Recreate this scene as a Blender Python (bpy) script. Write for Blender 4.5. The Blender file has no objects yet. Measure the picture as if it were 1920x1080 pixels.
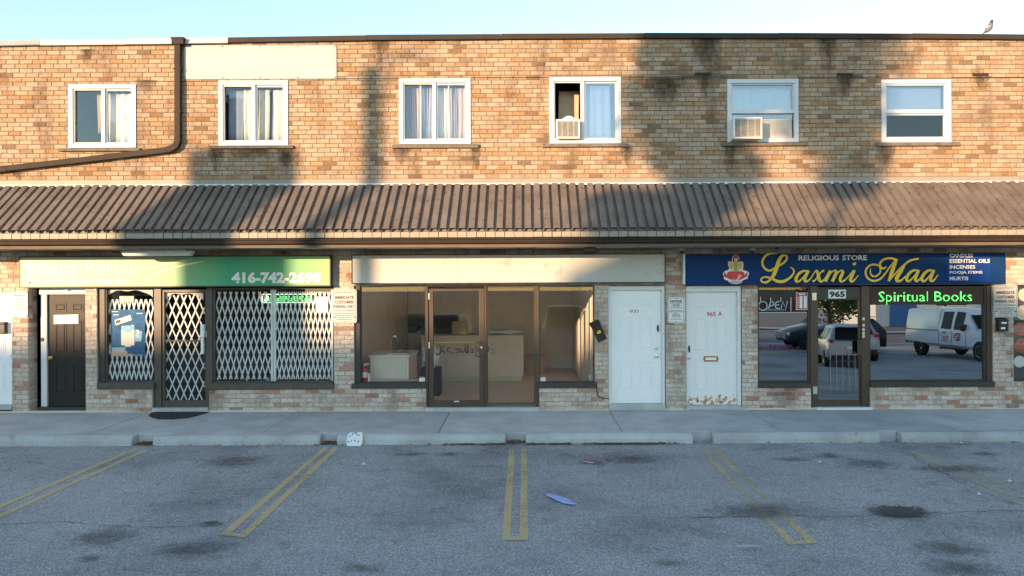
import bpy, bmesh, math, random
import numpy as np
from mathutils import Vector, Matrix
random.seed(7)
SC = bpy.context.scene
COL = SC.collection
# ------------------------------------------------------------------ measures: 1 px of the 1920 px photo = S metres on the facade
S = 0.0096; F = 1400.0; D = S*F; ZC = 2.208; PX0 = 985.0; ROLL = 0.0042
# ------------------------------------------------------------------ camera
cam = bpy.data.cameras.new('camera'); camo = bpy.data.objects.new('camera', cam); COL.objects.link(camo)
camo.location = (0, -D, ZC); camo.rotation_euler = (math.pi/2, ROLL, 0)
cam.sensor_width = 36; cam.lens = F/1920*36; cam.shift_x = -(PX0-960)/1920; cam.clip_end = 3000; cam.clip_start = .05
SC.camera = camo
# ------------------------------------------------------------------ sky and sun
SUN_AZ = math.radians(37.6); SUN_EL = math.radians(8.0)
w = bpy.data.worlds.new('World'); SC.world = w; w.use_nodes = True
sk = w.node_tree.nodes.new('ShaderNodeTexSky'); sk.sky_type = 'NISHITA'; sk.sun_disc = False; sk.air_density = 1.0; sk.dust_density = 0.0; sk.ozone_density = 1.0
sk.sun_elevation = SUN_EL; sk.sun_rotation = math.pi+SUN_AZ
w.node_tree.nodes['Background'].inputs[1].default_value = 0.15
w.node_tree.links.new(sk.outputs[0], w.node_tree.nodes['Background'].inputs[0])
sun = bpy.data.lights.new('sun', 'SUN'); suno = bpy.data.objects.new('sun', sun); COL.objects.link(suno)
sun.energy = 3.05; sun.angle = math.radians(0.53); sun.color = (1, .645, .36)
tosun = Vector((-math.sin(SUN_AZ)*math.cos(SUN_EL), -math.cos(SUN_AZ)*math.cos(SUN_EL), math.sin(SUN_EL)))
suno.rotation_euler = tosun.to_track_quat('Z', 'Y').to_euler()
suno.location = (-30, -40, 30)
SC.view_settings.view_transform = 'Standard'; SC.view_settings.look = 'None'; SC.view_settings.gamma = 1
SC.view_settings.use_curve_mapping = False
SC.view_settings.exposure = 1.68

# ------------------------------------------------------------------ helpers
def X(px, py=540, d=0.): return (px-(py-540)*ROLL-PX0)*S*(D-d)/D
def Z(py, px=960, d=0.): return ZC-(py+(px-960)*ROLL-540)*S*(D-d)/D
def R(px0, py0, px1, py1, d=0.):
    """rectangle on the plane d metres in front of the wall -> x0, x1, z0, z1"""
    cx, cy = (px0+px1)/2, (py0+py1)/2
    return X(px0, cy, d), X(px1, cy, d), Z(py1, cx, d), Z(py0, cx, d)
CURB_Y = -1.99
def lot_z(y): return -0.182+.02*(max(y, -20)-CURB_Y)
def G(px, py):
    """point of the parking lot seen at a pixel of the photo"""
    dx = (px-(py-540)*ROLL-PX0)/F; dz = -(py+(px-960)*ROLL-540)/F
    s = (-0.182+.02*(-D-CURB_Y)-ZC)/(dz-.02)
    return dx*s, -D+s
class MB:
    def __init__(s): s.v = []; s.f = []; s.m = []
    def poly(s, pts, m=0):
        n = len(s.v); s.v += [tuple(p) for p in pts]; s.f.append(tuple(range(n, n+len(pts)))); s.m.append(m); return s
    def box(s, x0, x1, y0, y1, z0, z1, m=0):
        n = len(s.v)
        s.v += [(x0,y0,z0),(x1,y0,z0),(x1,y1,z0),(x0,y1,z0),(x0,y0,z1),(x1,y0,z1),(x1,y1,z1),(x0,y1,z1)]
        for f in ((0,3,2,1),(4,5,6,7),(0,1,5,4),(1,2,6,5),(2,3,7,6),(3,0,4,7)):
            s.f.append(tuple(n+i for i in f)); s.m.append(m)
        return s
    def hexa(s, p, m=0):
        n = len(s.v); s.v += [tuple(q) for q in p]
        for f in ((0,3,2,1),(4,5,6,7),(0,1,5,4),(1,2,6,5),(2,3,7,6),(3,0,4,7)):
            s.f.append(tuple(n+i for i in f)); s.m.append(m)
        return s
    def prism(s, pts, y0, y1, m=0):
        """polygon in x,z (counter-clockwise seen from the front) pushed from y0 (front) to y1"""
        n = len(s.v); k = len(pts)
        s.v += [(x, y0, z) for x, z in pts]+[(x, y1, z) for x, z in pts]
        s.f.append(tuple(range(n, n+k))); s.m.append(m)
        s.f.append(tuple(range(n+2*k-1, n+k-1, -1))); s.m.append(m)
        for i in range(k):
            j = (i+1) % k
            s.f.append((n+i, n+k+i, n+k+j, n+j)); s.m.append(m)
        return s
    def extrude_x(s, pts, x0, x1, m=0):
        """polygon in y,z pushed along x"""
        n = len(s.v); k = len(pts)
        s.v += [(x0, y, z) for y, z in pts]+[(x1, y, z) for y, z in pts]
        s.f.append(tuple(range(n+k-1, n-1, -1))); s.m.append(m)
        s.f.append(tuple(range(n+k, n+2*k))); s.m.append(m)
        for i in range(k):
            j = (i+1) % k
            s.f.append((n+i, n+j, n+k+j, n+k+i)); s.m.append(m)
        return s
    def tube(s, path, r, n=8, m=0):
        path = [Vector(p) for p in path]; rr = r if isinstance(r, (list, tuple)) else [r]*len(path)
        b = len(s.v); up = None
        for i, p in enumerate(path):
            t = (path[min(i+1, len(path)-1)]-path[max(i-1, 0)]).normalized()
            if up is None: up = t.orthogonal().normalized()
            up = (up-t*up.dot(t)).normalized(); q = t.cross(up)
            for k in range(n):
                a = 2*math.pi*k/n
                s.v.append(tuple(p+(up*math.cos(a)+q*math.sin(a))*rr[i]))
        for i in range(len(path)-1):
            for k in range(n):
                k2 = (k+1) % n
                s.f.append((b+i*n+k, b+i*n+k2, b+(i+1)*n+k2, b+(i+1)*n+k)); s.m.append(m)
        s.f.append(tuple(b+k for k in range(n-1, -1, -1))); s.m.append(m)
        e = b+(len(path)-1)*n
        s.f.append(tuple(e+k for k in range(n))); s.m.append(m)
        return s
    def lathe(s, prof, c, n=16, m=0, axis='z'):
        """profile of (radius, height) turned round an axis through c"""
        b = len(s.v)
        for r, h in prof:
            for k in range(n):
                a = 2*math.pi*k/n; u, v = r*math.cos(a), r*math.sin(a)
                p = (u, v, h) if axis == 'z' else ((u, h, v) if axis == 'y' else (h, u, v))
                s.v.append((c[0]+p[0], c[1]+p[1], c[2]+p[2]))
        for i in range(len(prof)-1):
            for k in range(n):
                k2 = (k+1) % n
                s.f.append((b+i*n+k, b+i*n+k2, b+(i+1)*n+k2, b+(i+1)*n+k)); s.m.append(m)
        s.f.append(tuple(b+k for k in range(n-1, -1, -1))); s.m.append(m)
        e = b+(len(prof)-1)*n
        s.f.append(tuple(e+k for k in range(n))); s.m.append(m)
        return s
    def frame(s, x0, x1, z0, z1, wd, y0, y1, m=0):
        s.box(x0, x1, y0, y1, z1-wd, z1, m); s.box(x0, x1, y0, y1, z0, z0+wd, m)
        s.box(x0, x0+wd, y0, y1, z0+wd, z1-wd, m); s.box(x1-wd, x1, y0, y1, z0+wd, z1-wd, m)
        return s
    def bar(s, a, b, wd, y0, y1, m=0):
        """flat bar between two x,z points"""
        dx, dz = b[0]-a[0], b[1]-a[1]; L = math.hypot(dx, dz); nx, nz = -dz/L*wd/2, dx/L*wd/2
        return s.prism([(a[0]-nx, a[1]-nz), (b[0]-nx, b[1]-nz), (b[0]+nx, b[1]+nz), (a[0]+nx, a[1]+nz)], y0, y1, m)
    def mesh(s, name, mats, smooth=False, fixn=True):
        me = bpy.data.meshes.new(name); me.from_pydata(s.v, [], s.f)
        for mt in (mats if isinstance(mats, (list, tuple)) else [mats]): me.materials.append(M[mt])
        if any(s.m): me.polygons.foreach_set('material_index', s.m)
        if fixn:
            bm = bmesh.new(); bm.from_mesh(me); bmesh.ops.recalc_face_normals(bm, faces=bm.faces); bm.to_mesh(me); bm.free()
        if smooth:
            me.polygons.foreach_set('use_smooth', [True]*len(me.polygons))
            try: me.set_sharp_from_angle(angle=math.radians(40))
            except Exception: pass
        me.update(); return me
    def build(s, name, mats, parent=None, smooth=False, fixn=True, bevel=0):
        o = bpy.data.objects.new(name, s.mesh(name, mats, smooth, fixn)); COL.objects.link(o)
        if parent is not None: put(o, parent)
        if bevel:
            b = o.modifiers.new('bevel', 'BEVEL'); b.width = bevel; b.segments = 2; b.limit_method = 'ANGLE'
        return o
def wpos(o):
    p = Vector(o.location)
    while o.parent is not None: o = o.parent; p = p+Vector(o.location)
    return p
def put(o, parent):
    """meshes are written in world coordinates; parents are never rotated before their parts are made"""
    o.parent = parent; o.location = Vector(o.location)-wpos(parent)
def tag(o, label=None, cat=None, group=None, kind=None):
    if label: o['label'] = label
    if cat: o['category'] = cat
    if group: o['group'] = group
    if kind: o['kind'] = kind
    return o
def thing(name, label, cat, loc=(0, 0, 0), group=None):
    o = bpy.data.objects.new(name, None); COL.objects.link(o); o.location = loc; o.empty_display_size = .1
    return tag(o, label, cat, group)
def instance(mesh, name, loc, parent=None, rot=None):
    o = bpy.data.objects.new(name, mesh); COL.objects.link(o); o.location = loc
    if rot: o.rotation_euler = rot
    if parent is not None: put(o, parent)
    return o
# ------------------------------------------------------------------ materials
M = {}
def nt(name):
    m = bpy.data.materials.new(name); m.use_nodes = True; M[name] = m
    return m, m.node_tree.nodes, m.node_tree.links, m.node_tree.nodes['Principled BSDF']
def N(nodes, t, **kw):
    n = nodes.new(t)
    for k, v in kw.items():
        if k.startswith('i_'):
            key = k[2:]; n.inputs[int(key) if key.isdigit() else key].default_value = v
        else: setattr(n, k, v)
    return n
def ramp(nodes, stops, interp='LINEAR'):
    r = nodes.new('ShaderNodeValToRGB'); cr = r.color_ramp; cr.interpolation = interp
    while len(cr.elements) < len(stops): cr.elements.new(.5)
    for e, (p, c) in zip(cr.elements, stops):
        e.position = p; e.color = (*c, 1) if len(c) == 3 else c
    return r
def mat(name, col, rough=.6, metal=0., var=.18, scale=6., bump=0., bscale=60., dark=None, dscale=3., damt=.5, spec=.5):
    """plain surface with slow tone drift, optional blotches of a second colour and fine relief"""
    m, n, l, b = nt(name)
    b.inputs['Roughness'].default_value = rough; b.inputs['Metallic'].default_value = metal
    b.inputs['Specular IOR Level'].default_value = spec
    geo = N(n, 'ShaderNodeNewGeometry')
    t = N(n, 'ShaderNodeTexNoise', i_Scale=scale, i_Detail=6., i_Roughness=.65); l.new(geo.outputs['Position'], t.inputs['Vector'])
    r = ramp(n, [(.25, [c*(1-var) for c in col]), (.75, [min(1, c*(1+var)) for c in col])]); l.new(t.outputs['Fac'], r.inputs['Fac'])
    out = r.outputs['Color']
    if dark:
        t2 = N(n, 'ShaderNodeTexNoise', i_Scale=dscale, i_Detail=8., i_Roughness=.7); l.new(geo.outputs['Position'], t2.inputs['Vector'])
        r2 = ramp(n, [(damt, (0, 0, 0)), (min(1, damt+.1), (1, 1, 1))]); l.new(t2.outputs['Fac'], r2.inputs['Fac'])
        mx = N(n, 'ShaderNodeMix', data_type='RGBA'); l.new(r2.outputs['Color'], mx.inputs[0]); l.new(out, mx.inputs[6]); mx.inputs[7].default_value = (*dark, 1)
        out = mx.outputs[2]
    l.new(out, b.inputs['Base Color'])
    if bump:
        t3 = N(n, 'ShaderNodeTexNoise', i_Scale=bscale, i_Detail=4.); l.new(geo.outputs['Position'], t3.inputs['Vector'])
        bp = N(n, 'ShaderNodeBump', i_Strength=bump, i_Distance=.01); l.new(t3.outputs['Fac'], bp.inputs['Height']); l.new(bp.outputs['Normal'], b.inputs['Normal'])
    return m
def glass(name, tint, refl, rough=0., wave=0.):
    m, n, l, b = nt(name)
    n.remove(b); out = n['Material Output']
    tr = N(n, 'ShaderNodeBsdfTransparent'); tr.inputs[0].default_value = (*tint, 1)
    gl = N(n, 'ShaderNodeBsdfGlossy', i_Roughness=rough); gl.inputs['Color'].default_value = (.95, .97, 1, 1)
    fr = N(n, 'ShaderNodeFresnel', i_IOR=1.5)
    if wave:
        geo = N(n, 'ShaderNodeNewGeometry'); t = N(n, 'ShaderNodeTexNoise', i_Scale=2.2, i_Detail=1.); l.new(geo.outputs['Position'], t.inputs['Vector'])
        bp = N(n, 'ShaderNodeBump', i_Strength=1., i_Distance=wave); l.new(t.outputs['Fac'], bp.inputs['Height']); l.new(bp.outputs['Normal'], gl.inputs['Normal'])
    ad = N(n, 'ShaderNodeMath', operation='ADD', use_clamp=True); l.new(fr.outputs[0], ad.inputs[0]); ad.inputs[1].default_value = refl
    mx = N(n, 'ShaderNodeMixShader'); l.new(ad.outputs[0], mx.inputs[0]); l.new(tr.outputs[0], mx.inputs[1]); l.new(gl.outputs[0], mx.inputs[2])
    l.new(mx.outputs[0], out.inputs[0]); return m
def emit(name, col, st):
    m, n, l, b = nt(name); b.inputs['Base Color'].default_value = (*[c*.3 for c in col], 1)
    b.inputs['Emission Color'].default_value = (*col, 1); b.inputs['Emission Strength'].default_value = st; return m

def brick_mat(name, stops, soot=.0):
    m, n, l, b = nt(name); b.inputs['Roughness'].default_value = .9; b.inputs['Specular IOR Level'].default_value = .2
    at = N(n, 'ShaderNodeAttribute', attribute_name='tone')
    r = ramp(n, stops); l.new(at.outputs['Fac'], r.inputs['Fac'])
    geo = N(n, 'ShaderNodeNewGeometry')
    # grain and blotches in each brick
    t = N(n, 'ShaderNodeTexNoise', i_Scale=30., i_Detail=9., i_Roughness=.75); l.new(geo.outputs['Position'], t.inputs['Vector'])
    r1 = ramp(n, [(.27, (.28, .26, .25)), (.43, (.9, .89, .88)), (.7, (1.35, 1.32, 1.28))]); l.new(t.outputs['Fac'], r1.inputs['Fac'])
    mu = N(n, 'ShaderNodeMix', data_type='RGBA', blend_type='MULTIPLY'); mu.inputs[0].default_value = 1
    l.new(r.outputs['Color'], mu.inputs[6]); l.new(r1.outputs['Color'], mu.inputs[7])
    # rusty brown patches
    t2 = N(n, 'ShaderNodeTexNoise', i_Scale=9., i_Detail=9., i_Roughness=.75); l.new(geo.outputs['Position'], t2.inputs['Vector'])
    r2 = ramp(n, [(.52, (0, 0, 0)), (.72, (.8, .8, .8))]); l.new(t2.outputs['Fac'], r2.inputs['Fac'])
    mx = N(n, 'ShaderNodeMix', data_type='RGBA'); l.new(r2.outputs['Color'], mx.inputs[0]); l.new(mu.outputs[2], mx.inputs[6]); mx.inputs[7].default_value = (.24, .115, .045, 1)
    # weathering, streaked downwards, metres wide
    mp = N(n, 'ShaderNodeMapping'); mp.inputs['Scale'].default_value = (1.4, 1, .45); l.new(geo.outputs['Position'], mp.inputs['Vector'])
    t3 = N(n, 'ShaderNodeTexNoise', i_Scale=1.6, i_Detail=7., i_Roughness=.65); l.new(mp.outputs[0], t3.inputs['Vector'])
    r3 = ramp(n, [(.32, (.42, .41, .42)), (.5, (1, 1, 1))]); l.new(t3.outputs['Fac'], r3.inputs['Fac'])
    m2 = N(n, 'ShaderNodeMix', data_type='RGBA', blend_type='MULTIPLY'); m2.inputs[0].default_value = .8
    l.new(mx.outputs[2], m2.inputs[6]); l.new(r3.outputs['Color'], m2.inputs[7])
    l.new(m2.outputs[2], b.inputs['Base Color'])
    t4 = N(n, 'ShaderNodeTexNoise', i_Scale=90., i_Detail=5.); l.new(geo.outputs['Position'], t4.inputs['Vector'])
    bp = N(n, 'ShaderNodeBump', i_Strength=.5, i_Distance=.006); l.new(t4.outputs['Fac'], bp.inputs['Height']); l.new(bp.outputs['Normal'], b.inputs['Normal'])
brick_mat('brick', [(0, (.42, .335, .25)), (.3, (.385, .28, .19)), (.5, (.355, .24, .145)), (.68, (.31, .19, .10)), (.82, (.375, .275, .205)), (.93, (.22, .14, .085)), (1, (.28, .235, .20))])
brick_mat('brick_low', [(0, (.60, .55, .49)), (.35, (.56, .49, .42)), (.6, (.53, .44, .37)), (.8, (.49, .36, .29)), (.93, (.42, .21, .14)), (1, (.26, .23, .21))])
mat('mortar', (.155, .13, .105), .95, var=.3, scale=14, bump=.4)
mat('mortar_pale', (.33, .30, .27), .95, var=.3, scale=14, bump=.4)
mat('room_dark', (.16, .125, .10), .9, var=.15)
mat('concrete_sill', (.16, .14, .115), .9, var=.3, scale=12, bump=.4, dark=(.1, .09, .08), dscale=5, damt=.55)
mat('white_vinyl', (.58, .60, .63), .45, var=.04, scale=5, dark=(.55, .53, .49), dscale=7, damt=.66)
mat('flash_brown', (.045, .037, .032), .65, var=.25, scale=3, bump=.05, spec=.15)
mat('flash_slate', (.12, .135, .155), .45, var=.2, scale=3)
mat('flash_pale', (.5, .49, .47), .5, var=.1, scale=3, dark=(.4, .37, .33), damt=.62)
mat('pipe_brown', (.045, .033, .026), .65, var=.2, scale=4, spec=.15)
mat('black_frame', (.035, .033, .032), .45, var=.2, scale=5)
mat('bronze', (.075, .05, .036), .38, var=.15, scale=5, metal=.25, dark=(.04, .03, .022), dscale=9, damt=.64)
mat('grey_bronze', (.085, .075, .064), .42, var=.15, scale=5, metal=.2)
mat('door_white', (.86, .87, .88), .45, var=.03, scale=3, dark=(.66, .65, .63), dscale=4, damt=.66)
mat('door_black', (.022, .019, .017), .5, var=.2, scale=4, spec=.3)
mat('trim_white', (.70, .71, .72), .6, var=.08, scale=9, dark=(.38, .34, .3), dscale=9, damt=.63)
mat('brass', (.55, .38, .12), .3, metal=.9, var=.1)
mat('steel', (.6, .6, .6), .3, metal=.9, var=.1)
mat('dark_metal', (.03, .03, .032), .4, metal=.4, var=.1)
mat('gate_white', (.92, .92, .9), .45, var=.06, scale=20)
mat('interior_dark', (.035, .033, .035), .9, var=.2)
mat('interior_wall', (.74, .68, .61), .85, var=.12, scale=2)
mat('interior_white', (.78, .74, .66), .75, var=.12, scale=3)
mat('interior_floor', (.62, .53, .46), .45, var=.15, scale=30)
mat('ceiling_tile', (.7, .7, .68), .9, var=.1)
mat('beadboard', (.78, .73, .64), .55, var=.06)
mat('counter_brown', (.66, .57, .48), .55, var=.08)
mat('counter_top', (.75, .74, .7), .35, var=.05)
mat('kick_green', (.48, .56, .32), .6, var=.1)
mat('red_paint', (.55, .02, .025), .3, var=.1)
mat('white_paint', (.78, .78, .77), .5, var=.04)
mat('paper', (.8, .79, .75), .8, var=.04)
mat('black_print', (.02, .02, .02), .6, var=.05)
mat('brown_print', (.12, .06, .035), .6, var=.2)
mat('grey_print', (.3, .28, .27), .6, var=.2)
mat('red_print', (.5, .045, .03), .5, var=.15)
mat('rust_orange', (.42, .13, .03), .7, var=.35, scale=25)
mat('sign_cream', (.50, .50, .48), .5, var=.05, scale=2, dark=(.36, .345, .3), dscale=2.2, damt=.6)
mat('sign_blue', (.007, .042, .15), .65, var=.12, scale=2, spec=.15)
mat('sign_blue2', (.010, .05, .24), .6, var=.08, scale=2, spec=.15)
mat('gold', (.86, .57, .05), .4, var=.06, scale=9)
mat('gold_side', (.12, .07, .02), .6)
mat('fascia_cream', (.33, .295, .24), .6, var=.12, scale=9, dark=(.12, .075, .05), dscale=16, damt=.58)
mat('gutter_brown', (.035, .023, .017), .65, var=.2, scale=3, spec=.15)
mat('lip_tan', (.16, .125, .095), .65, var=.15, scale=4, spec=.15)
mat('soffit', (.3, .28, .24), .6, var=.1, scale=4)
mat('apron', (.30, .25, .2), .55, var=.12, scale=4)
mat('caulk', (.55, .62, .62), .7, var=.25, scale=18)
mat('curtain_white', (.75, .75, .74), .85, var=.05)
mat('curtain_pink', (.6, .45, .42), .85, var=.08)
mat('curtain_blue', (.28, .34, .5), .85, var=.1)
mat('curtain_tan', (.62, .46, .34), .85, var=.08)
mat('curtain_plum', (.14, .09, .12), .85, var=.1)
mat('ac_white', (.72, .71, .67), .5, var=.06, dark=(.45, .4, .33), dscale=12, damt=.64)
mat('ac_grey', (.32, .31, .29), .5, var=.15)
mat('plywood', (.55, .48, .4), .8, var=.1)
mat('plastic_bag', (.62, .66, .68), .25, var=.2, scale=20)
mat('litter_blue', (.32, .42, .78), .35, var=.25, scale=20)
mat('litter_white', (.75, .75, .75), .6)
mat('leaf_dry', (.24, .11, .04), .8, var=.6, scale=60)
mat('mat_black', (.028, .027, .03), .95, var=.25, scale=60, bump=.6, bscale=250)
mat('poster_blue', (.02, .13, .32), .5, var=.4, scale=9, spec=.2)
mat('poster_light', (.25, .52, .75), .35, var=.1)
mat('skin_tone', (.7, .5, .36), .6, var=.08)
mat('lotus_red', (.62, .03, .05), .45, var=.3, scale=30)
mat('lotus_pink', (.85, .42, .45), .45, var=.2, scale=30)
mat('lotus_white', (.82, .78, .72), .5, var=.1, scale=30)
mat('emblem_gold', (.62, .42, .12), .5, var=.3, scale=40)
mat('emblem_green', (.25, .36, .08), .5, var=.4, scale=40)
mat('emblem_brown', (.28, .09, .03), .5, var=.3, scale=40)
mat('hair_dark', (.05, .025, .02), .5)
mat('food_cream', (.75, .62, .42), .5, var=.25, scale=30)
mat('food_red', (.5, .12, .05), .5, var=.6, scale=30)
mat('food_dark', (.07, .06, .06), .5, var=.5, scale=20)
mat('pigeon_grey', (.16, .17, .2), .7, var=.2, scale=40)
mat('pigeon_buff', (.42, .33, .24), .7, var=.2, scale=40)
mat('pigeon_dark', (.045, .055, .07), .5, var=.2)
mat('rubber', (.02, .02, .02), .8)
mat('chrome', (.7, .7, .72), .15, metal=1)
mat('car_white', (.82, .83, .85), .25, var=.01)
mat('car_silver', (.42, .44, .47), .28, metal=.3, var=.02)
mat('car_dark', (.025, .03, .04), .25, var=.02)
mat('car_glass', (.012, .015, .02), .35, var=.02, spec=.12)
mat('lamp_red', (.45, .01, .015), .25)
mat('bark', (.09, .065, .05), .95, var=.35, scale=12, bump=.6)
mat('foliage', (.06, .095, .03), .7, var=.5, scale=3)
mat('grass_green', (.055, .09, .03), .95, var=.4, scale=4)
mat('house_brick', (.28, .15, .1), .9, var=.15)
mat('house_white', (.72, .72, .7), .8, var=.05)
mat('house_blue', (.05, .16, .42), .6, var=.05)
mat('roof_shingle', (.09, .08, .08), .95, var=.25)
mat('neon_tube', (.42, .5, .55), .2, var=.05)
mat('led_board', (.05, .018, .012), .6, var=.4, scale=40)
emit('led_green', (.12, 1, .16), .9)
emit('led_core', (.5, 1, .55), 1.2)
emit('led_red', (1, .1, .05), .8)
glass('glass_window', (.92, .95, .96), .0)
glass('glass_up', (.84, .9, .95), .14)
glass('glass_mid', (.9, .93, .96), .03)
glass('glass_shop', (.985, .99, .99), .0)
glass('glass_tint', (.28, .34, .38), .38, wave=.00035)
def asphalt():
    m, n, l, b = nt('asphalt'); b.inputs['Roughness'].default_value = .92; b.inputs['Specular IOR Level'].default_value = .25
    geo = N(n, 'ShaderNodeNewGeometry')
    v = N(n, 'ShaderNodeTexVoronoi', i_Scale=120.); l.new(geo.outputs['Position'], v.inputs['Vector'])
    bw = N(n, 'ShaderNodeSeparateColor'); l.new(v.outputs['Color'], bw.inputs[0])
    r = ramp(n, [(0, (.17, .173, .176)), (.4, (.285, .289, .294)), (.8, (.385, .39, .395)), (1, (.62, .62, .62))]); l.new(bw.outputs[0], r.inputs['Fac'])
    t = N(n, 'ShaderNodeTexNoise', i_Scale=.55, i_Detail=9., i_Roughness=.62); l.new(geo.outputs['Position'], t.inputs['Vector'])
    r2 = ramp(n, [(.32, (.62, .62, .64)), (.5, (1, 1, 1)), (.72, (1.2, 1.2, 1.2))]); l.new(t.outputs['Fac'], r2.inputs['Fac'])
    mu = N(n, 'ShaderNodeMix', data_type='RGBA', blend_type='MULTIPLY'); mu.inputs[0].default_value = 1
    l.new(r.outputs['Color'], mu.inputs[6]); l.new(r2.outputs['Color'], mu.inputs[7])
    t4 = N(n, 'ShaderNodeTexNoise', i_Scale=3.2, i_Detail=8., i_Roughness=.75); l.new(geo.outputs['Position'], t4.inputs['Vector'])
    r4 = ramp(n, [(.55, (1, 1, 1)), (.75, (.5, .5, .51))]); l.new(t4.outputs['Fac'], r4.inputs['Fac'])
    m2 = N(n, 'ShaderNodeMix', data_type='RGBA', blend_type='MULTIPLY'); m2.inputs[0].default_value = 1
    l.new(mu.outputs[2], m2.inputs[6]); l.new(r4.outputs['Color'], m2.inputs[7])
    l.new(m2.outputs[2], b.inputs['Base Color'])
    bp = N(n, 'ShaderNodeBump', i_Strength=.6, i_Distance=.008); l.new(v.outputs['Distance'], bp.inputs['Height']); l.new(bp.outputs['Normal'], b.inputs['Normal'])
asphalt()
def concrete(name, base):
    m, n, l, b = nt(name); b.inputs['Roughness'].default_value = .9; b.inputs['Specular IOR Level'].default_value = .25
    geo = N(n, 'ShaderNodeNewGeometry')
    t = N(n, 'ShaderNodeTexNoise', i_Scale=1.3, i_Detail=10., i_Roughness=.7); l.new(geo.outputs['Position'], t.inputs['Vector'])
    r = ramp(n, [(.3, [c*.72 for c in base]), (.55, base), (.75, [c*1.18 for c in base])]); l.new(t.outputs['Fac'], r.inputs['Fac'])
    t2 = N(n, 'ShaderNodeTexNoise', i_Scale=120., i_Detail=3.); l.new(geo.outputs['Position'], t2.inputs['Vector'])
    r2 = ramp(n, [(.3, (.8, .8, .8)), (.7, (1.15, 1.15, 1.15))]); l.new(t2.outputs['Fac'], r2.inputs['Fac'])
    mu = N(n, 'ShaderNodeMix', data_type='RGBA', blend_type='MULTIPLY'); mu.inputs[0].default_value = 1
    l.new(r.outputs['Color'], mu.inputs[6]); l.new(r2.outputs['Color'], mu.inputs[7])
    # rust and dirt spots
    t3 = N(n, 'ShaderNodeTexNoise', i_Scale=5., i_Detail=8., i_Roughness=.7); l.new(geo.outputs['Position'], t3.inputs['Vector'])
    r3 = ramp(n, [(.6, (0, 0, 0)), (.74, (.75, .75, .75))]); l.new(t3.outputs['Fac'], r3.inputs['Fac'])
    mx = N(n, 'ShaderNodeMix', data_type='RGBA'); l.new(r3.outputs['Color'], mx.inputs[0]); l.new(mu.outputs[2], mx.inputs[6]); mx.inputs[7].default_value = (.13, .105, .09, 1)
    oi = N(n, 'ShaderNodeObjectInfo'); mr = N(n, 'ShaderNodeMapRange'); mr.inputs[3].default_value = .86; mr.inputs[4].default_value = 1.08; l.new(oi.outputs['Random'], mr.inputs[0])
    v = N(n, 'ShaderNodeTexVoronoi', i_Scale=6.); l.new(geo.outputs['Position'], v.inputs['Vector'])
    r5 = ramp(n, [(.05, (.45, .44, .43)), (.075, (1, 1, 1))]); l.new(v.outputs['Distance'], r5.inputs['Fac'])
    m5 = N(n, 'ShaderNodeMix', data_type='RGBA', blend_type='MULTIPLY'); m5.inputs[0].default_value = 1; l.new(mx.outputs[2], m5.inputs[6]); l.new(r5.outputs['Color'], m5.inputs[7])
    m6 = N(n, 'ShaderNodeVectorMath', operation='SCALE'); l.new(m5.outputs[2], m6.inputs[0]); l.new(mr.outputs[0], m6.inputs[3])
    l.new(m6.outputs[0], b.inputs['Base Color'])
    bp = N(n, 'ShaderNodeBump', i_Strength=.35, i_Distance=.006); l.new(t2.outputs['Fac'], bp.inputs['Height']); l.new(bp.outputs['Normal'], b.inputs['Normal'])
concrete('sidewalk_concrete', (.48, .49, .495)); concrete('curb_concrete', (.46, .47, .46))
def worn_paint():
    m, n, l, b = nt('line_yellow'); b.inputs['Roughness'].default_value = .8; b.inputs['Base Color'].default_value = (.60, .47, .25, 1)
    geo = N(n, 'ShaderNodeNewGeometry')
    t = N(n, 'ShaderNodeTexNoise', i_Scale=26., i_Detail=9., i_Roughness=.8); l.new(geo.outputs['Position'], t.inputs['Vector'])
    t2 = N(n, 'ShaderNodeTexNoise', i_Scale=1.1, i_Detail=3.); l.new(geo.outputs['Position'], t2.inputs['Vector'])
    sx = N(n, 'ShaderNodeSeparateXYZ'); l.new(geo.outputs['Position'], sx.inputs[0])
    wx = N(n, 'ShaderNodeMapRange'); wx.inputs[1].default_value = -4; wx.inputs[2].default_value = 5; wx.inputs[3].default_value = .22; wx.inputs[4].default_value = .06
    l.new(sx.outputs[0], wx.inputs[0])
    a = N(n, 'ShaderNodeMath', operation='ADD'); l.new(t.outputs['Fac'], a.inputs[0])
    h = N(n, 'ShaderNodeMath', operation='MULTIPLY'); l.new(t2.outputs['Fac'], h.inputs[0]); h.inputs[1].default_value = .45
    a2 = N(n, 'ShaderNodeMath', operation='ADD'); l.new(h.outputs[0], a.inputs[1]); l.new(a.outputs[0], a2.inputs[0]); l.new(wx.outputs[0], a2.inputs[1])
    r = ramp(n, [(.70, (0, 0, 0)), (.90, (.82, .82, .82))]); l.new(a2.outputs[0], r.inputs['Fac']); l.new(r.outputs['Color'], b.inputs['Alpha'])
worn_paint()
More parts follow.
